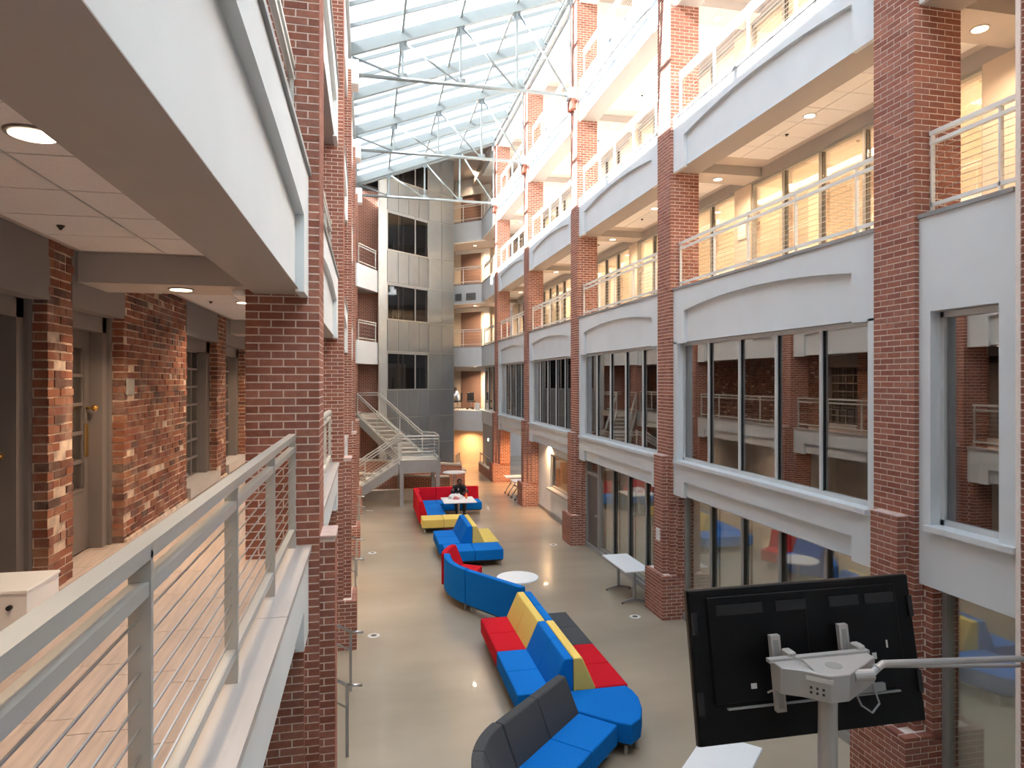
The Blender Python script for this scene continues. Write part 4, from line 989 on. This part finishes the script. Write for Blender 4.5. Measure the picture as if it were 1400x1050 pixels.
# mount: rails, head, post, brace arms
PX, PY, HZ = 3.35, 4.40, 2.57
mt = thing('display_mount', 'grey steel post and bracket head carrying the big display', 'stand', (PX, PY, 0))
def mput(mb, n, m='mount_grey', par=None, bv=0): return mb.build(n, m, par or mt, bv, seg=1, world=True)
mput(MB().tube((PX, PY, 0), (PX, PY, HZ-.17), .068, 28), 'post')
MB().lathe([(.3, 0), (.3, .02), (.1, .03)], 24).build('base_plate', 'mount_grey', mt)
for x, zt_, zb_ in ((3.155, 2.70, 2.14), (3.77, 2.74, 2.20)):
    r = mput(MB().hexa([(x-.042, 4.67, zb_), (x+.042, 4.67, zb_), (x+.042, 4.71, zb_), (x-.042, 4.71, zb_)], [(x-.042, 4.765, zt_), (x+.042, 4.765, zt_), (x+.042, 4.805, zt_), (x-.042, 4.805, zt_)]), 'hanging_rail')
    mput(MB().hexa([(x-.02, 4.667, zb_+.03), (x+.02, 4.667, zb_+.03), (x+.02, 4.68, zb_+.03), (x-.02, 4.68, zb_+.03)], [(x-.02, 4.757, zt_-.03), (x+.02, 4.757, zt_-.03), (x+.02, 4.77, zt_-.03), (x-.02, 4.77, zt_-.03)]), 'slot', 'frame_grey', r)
    mput(MB().box(x+.02, x+.09, 4.62, 4.72, HZ-.02, HZ+.05), 'clamp', 'mount_grey', r, .01)
hp = [(3.03, 4.62), (3.03, 4.50), (3.16, 4.42), (PX-.06, 4.29), (PX+.10, 4.29), (3.86, 4.52), (3.86, 4.62)]
hd = mput(MB().prism(hp, HZ-.20, HZ), 'bracket_head', bv=.006)
mput(MB().box(3.0, 3.88, 4.60, 4.65, HZ-.01, HZ+.018), 'top_flange', par=hd)
mput(MB().lathe([(.06, 0), (.06, .003)], 18, (PX+.09, 4.45, HZ)), 'cable_hole', 'frame_grey', hd)
def onface(u0, u1, z0, z1, o):
    A, B = Vector((3.16, 4.42, 0)), Vector((PX-.06, 4.29, 0)); n = Vector((B.y-A.y, -(B.x-A.x), 0)).normalized()
    p, q = A+(B-A)*u0+n*o, A+(B-A)*u1+n*o; p2, q2 = p-n*(o+.01), q-n*(o+.01)
    return MB().hexa([(v.x, v.y, z0) for v in (p, q, q2, p2)], [(v.x, v.y, z1) for v in (p, q, q2, p2)])
mput(onface(.15, .95, HZ-.17, HZ-.09, .003), 'socket_plate', 'mount_grey', hd)
for u in (.25, .48, .71):
    for z in (HZ-.155, HZ-.12): mput(onface(u, u+.09, z, z+.018, .005), 'socket', 'frame_dark', hd)
mput(onface(.1, 1.1, HZ-.06, HZ-.03, .004), 'slot_label', 'sign', hd)
mput(MB().path([(3.2, 4.63, HZ+.02), (3.22, 4.5, HZ+.03), (3.24, 4.38, HZ-.01), (3.26, 4.34, HZ-.09), (3.24, 4.35, HZ-.13)], .006, 6), 'cord', 'frame_grey', hd)
mput(MB().tube((3.54, 4.36, HZ-.05), (3.68, 4.33, HZ-.04), .042, 16), 'arm_socket')
mput(MB().path([(3.66, 4.33, HZ-.04), (3.72, 4.34, HZ-.005), (3.80, 4.37, HZ+.015), (5.46, 4.70, 2.345), (5.58, 4.74, 2.29)], .026, 12), 'brace_arm')
mput(MB().path([(3.80, 4.50, HZ-.055), (5.55, 4.80, 2.235)], .016, 10), 'brace_arm')

# ------------------------------------------------------------------ small fittings
t = thing('white_cabinet', 'low white chest with a round lock on the walkway before the dark door', 'cabinet', (-1.89, 4.32, 3.182))
MB().box(-.34, -.005, .012, .42, .0, .325).build('body', 'laminate_white', t, .005); MB().box(-.35, .0, 0, .43, .325, .345).build('lid', 'laminate_white', t, .004)
MB().tube((-.09, .014, .25), (-.09, -.012, .25), .014, 12).build('lock', 'black', t)
tag(MB().box(5.755, 5.772, 12.62, 12.80, 1.48, 1.72).build('notice_plate', 'sign', None, .003), 'small white notice plate on the brick column by the long white table', 'sign')
t = thing('wall_notice', 'framed pale notice on the warm third-floor gallery pier', 'sign', (BW-.02, 13.1, 7.75)); MB().box(-.012, .018, -.16, .16, 0, .38).build('frame', 'frame_alu', t); MB().box(-.016, -.012, -.13, .13, .03, .35).build('sheet', 'paper', t)
t = thing('smoke_detector', 'round white smoke detector on the walkway cross beam by the brick column', 'smoke detector', (-1.08, 6.2, 5.50)); MB().lathe([(.03, -.055), (.055, -.045), (.06, -.015), (.06, 0)], 20).build('housing', 'laminate_white', t, smooth=True)
for lv in (3, 4):
    for y in (8.1, 10.6, 14.2, 17.0, 20.5):
        t = tag(MB().lathe([(.008, -.04), (.015, -.025), (.034, -.008), (.034, 0)], 12).build('sprinkler', 'frame_dark'), 'small dark sprinkler head in the %s-floor tiled gallery ceiling' % LN[lv], 'sprinkler', 'ceiling sprinklers'); t.location = (7.25, y, LEV[lv][1]-.012)
for y in (4.9, 9.2):
    t = tag(MB().lathe([(.006, -.03), (.012, -.02), (.024, -.006), (.024, 0)], 12).build('sprinkler', 'frame_dark'), 'small dark sprinkler head in the walkway ceiling', 'sprinkler', 'walkway sprinklers'); t.location = (-1.95, y, 5.728)

al = off(along(1.05), 2.04)
tag(MB().box(al[0]-.06, al[0]+.06, al[1]-.04, al[1]+.02, 5.0, 5.12).build('fire_alarm', 'fab_red', None, .01), 'small red fire alarm on the white panel of the far second-floor gallery', 'alarm')
# ------------------------------------------------------------------ lamps
def downlight(label, group, x, y, z, r=.085, e=26, col=WARM, lens='lamp_warm', spread=150):
    t = thing('downlight', label, 'light', (x, y, z), 0, group)
    MB().lathe([(r*1.18, -.010), (r*1.22, -.004), (r*1.22, 0)], 24).build('trim_ring', 'trim_grey' if z < 6 else 'soffit', t)
    MB().lathe([(r, -.014), (r, -.011)], 24).build('lens', lens, t)
    ld = bpy.data.lights.new('downlight_lamp', 'AREA'); ld.shape = 'DISK'; ld.size = r*2; ld.energy = e; ld.color = col; ld.spread = math.radians(spread)
    lo = bpy.data.objects.new('downlight_lamp', ld); C.objects.link(lo); lo.location = (0, 0, -.03); lo.parent = t
    return t
for (x, y, z) in ((-1.33, 3.09, 5.728), (-1.55, 6.2, 5.50), (-1.55, 9.2, 5.728), (-1.55, 12.35, 5.50), (-1.55, 18.4, 5.50), (-1.4, -.3, 5.728)):
    downlight('round recessed downlight over the tiled walkway', 'walkway downlights', x, y, z, .085, 8.5 if z > 5.6 else 12, spread=130)
for lv in (3, 4, 5):
    zc = LEV[lv][1]
    for k, y0 in enumerate(YR):
        downlight('round recessed downlight on the %s-floor cross beam %s' % (LN[lv], COLN[k]), 'cross-beam downlights', 7.1, y0+.31, zc-.19, .085, 20 if lv < 5 else 10)
        if k < 4: downlight('round recessed downlight in the %s-floor ceiling tiles, bay %s' % (LN[lv], BAY[k+1]), 'gallery ceiling downlights', 7.1, y0+3.45, zc-.012, .085, 20 if lv < 5 else 10)
    x, y = off(along(1.2), 1.1)
    downlight('round recessed downlight over the %s-floor diagonal gallery' % LN[lv], 'diagonal gallery downlights', x, y, (RL[lv+1][0] if lv < 5 else 16.3)-.0, .085, 60)
x, y = off(along(1.2), 1.1); downlight('round recessed downlight over the second-floor diagonal gallery', 'diagonal gallery downlights', x, y, RL[3][0], .085, 60)
x, y = off(along(1.6), .55); downlight('bright warm light over the ground-floor passage beside the tower', 'ground-floor warm lights', x, y, 1.99, .085, 36, (1, .50, .20))
downlight('warm light on the underside over the flip-top table alcove', 'ground-floor warm lights', 7.1, 28.9, 2.61, .085, 70, (1, .52, .22))
downlight('warm light over the plastered bay by the small interior window', 'ground-floor warm lights', 6.15, 22.9, 2.47, .07, 22, (1, .58, .28))
for k, y0 in enumerate(YL[1:4]): downlight('warm light under the second-floor walkway behind the brick columns', 'undercroft lights', -1.6, y0+3, 2.59, .085, 25)
t = thing('wall_sconce', 'small wall light on the grey wall beside the ramp rail', 'light', (6.0, 33.4, 1.65)); MB().box(-.03, 0.02, -.06, .06, 0, .16).build('housing', 'frame_grey', t); MB().box(-.05, -.03, -.05, .05, .02, .14).build('lens', 'lamp_white', t)
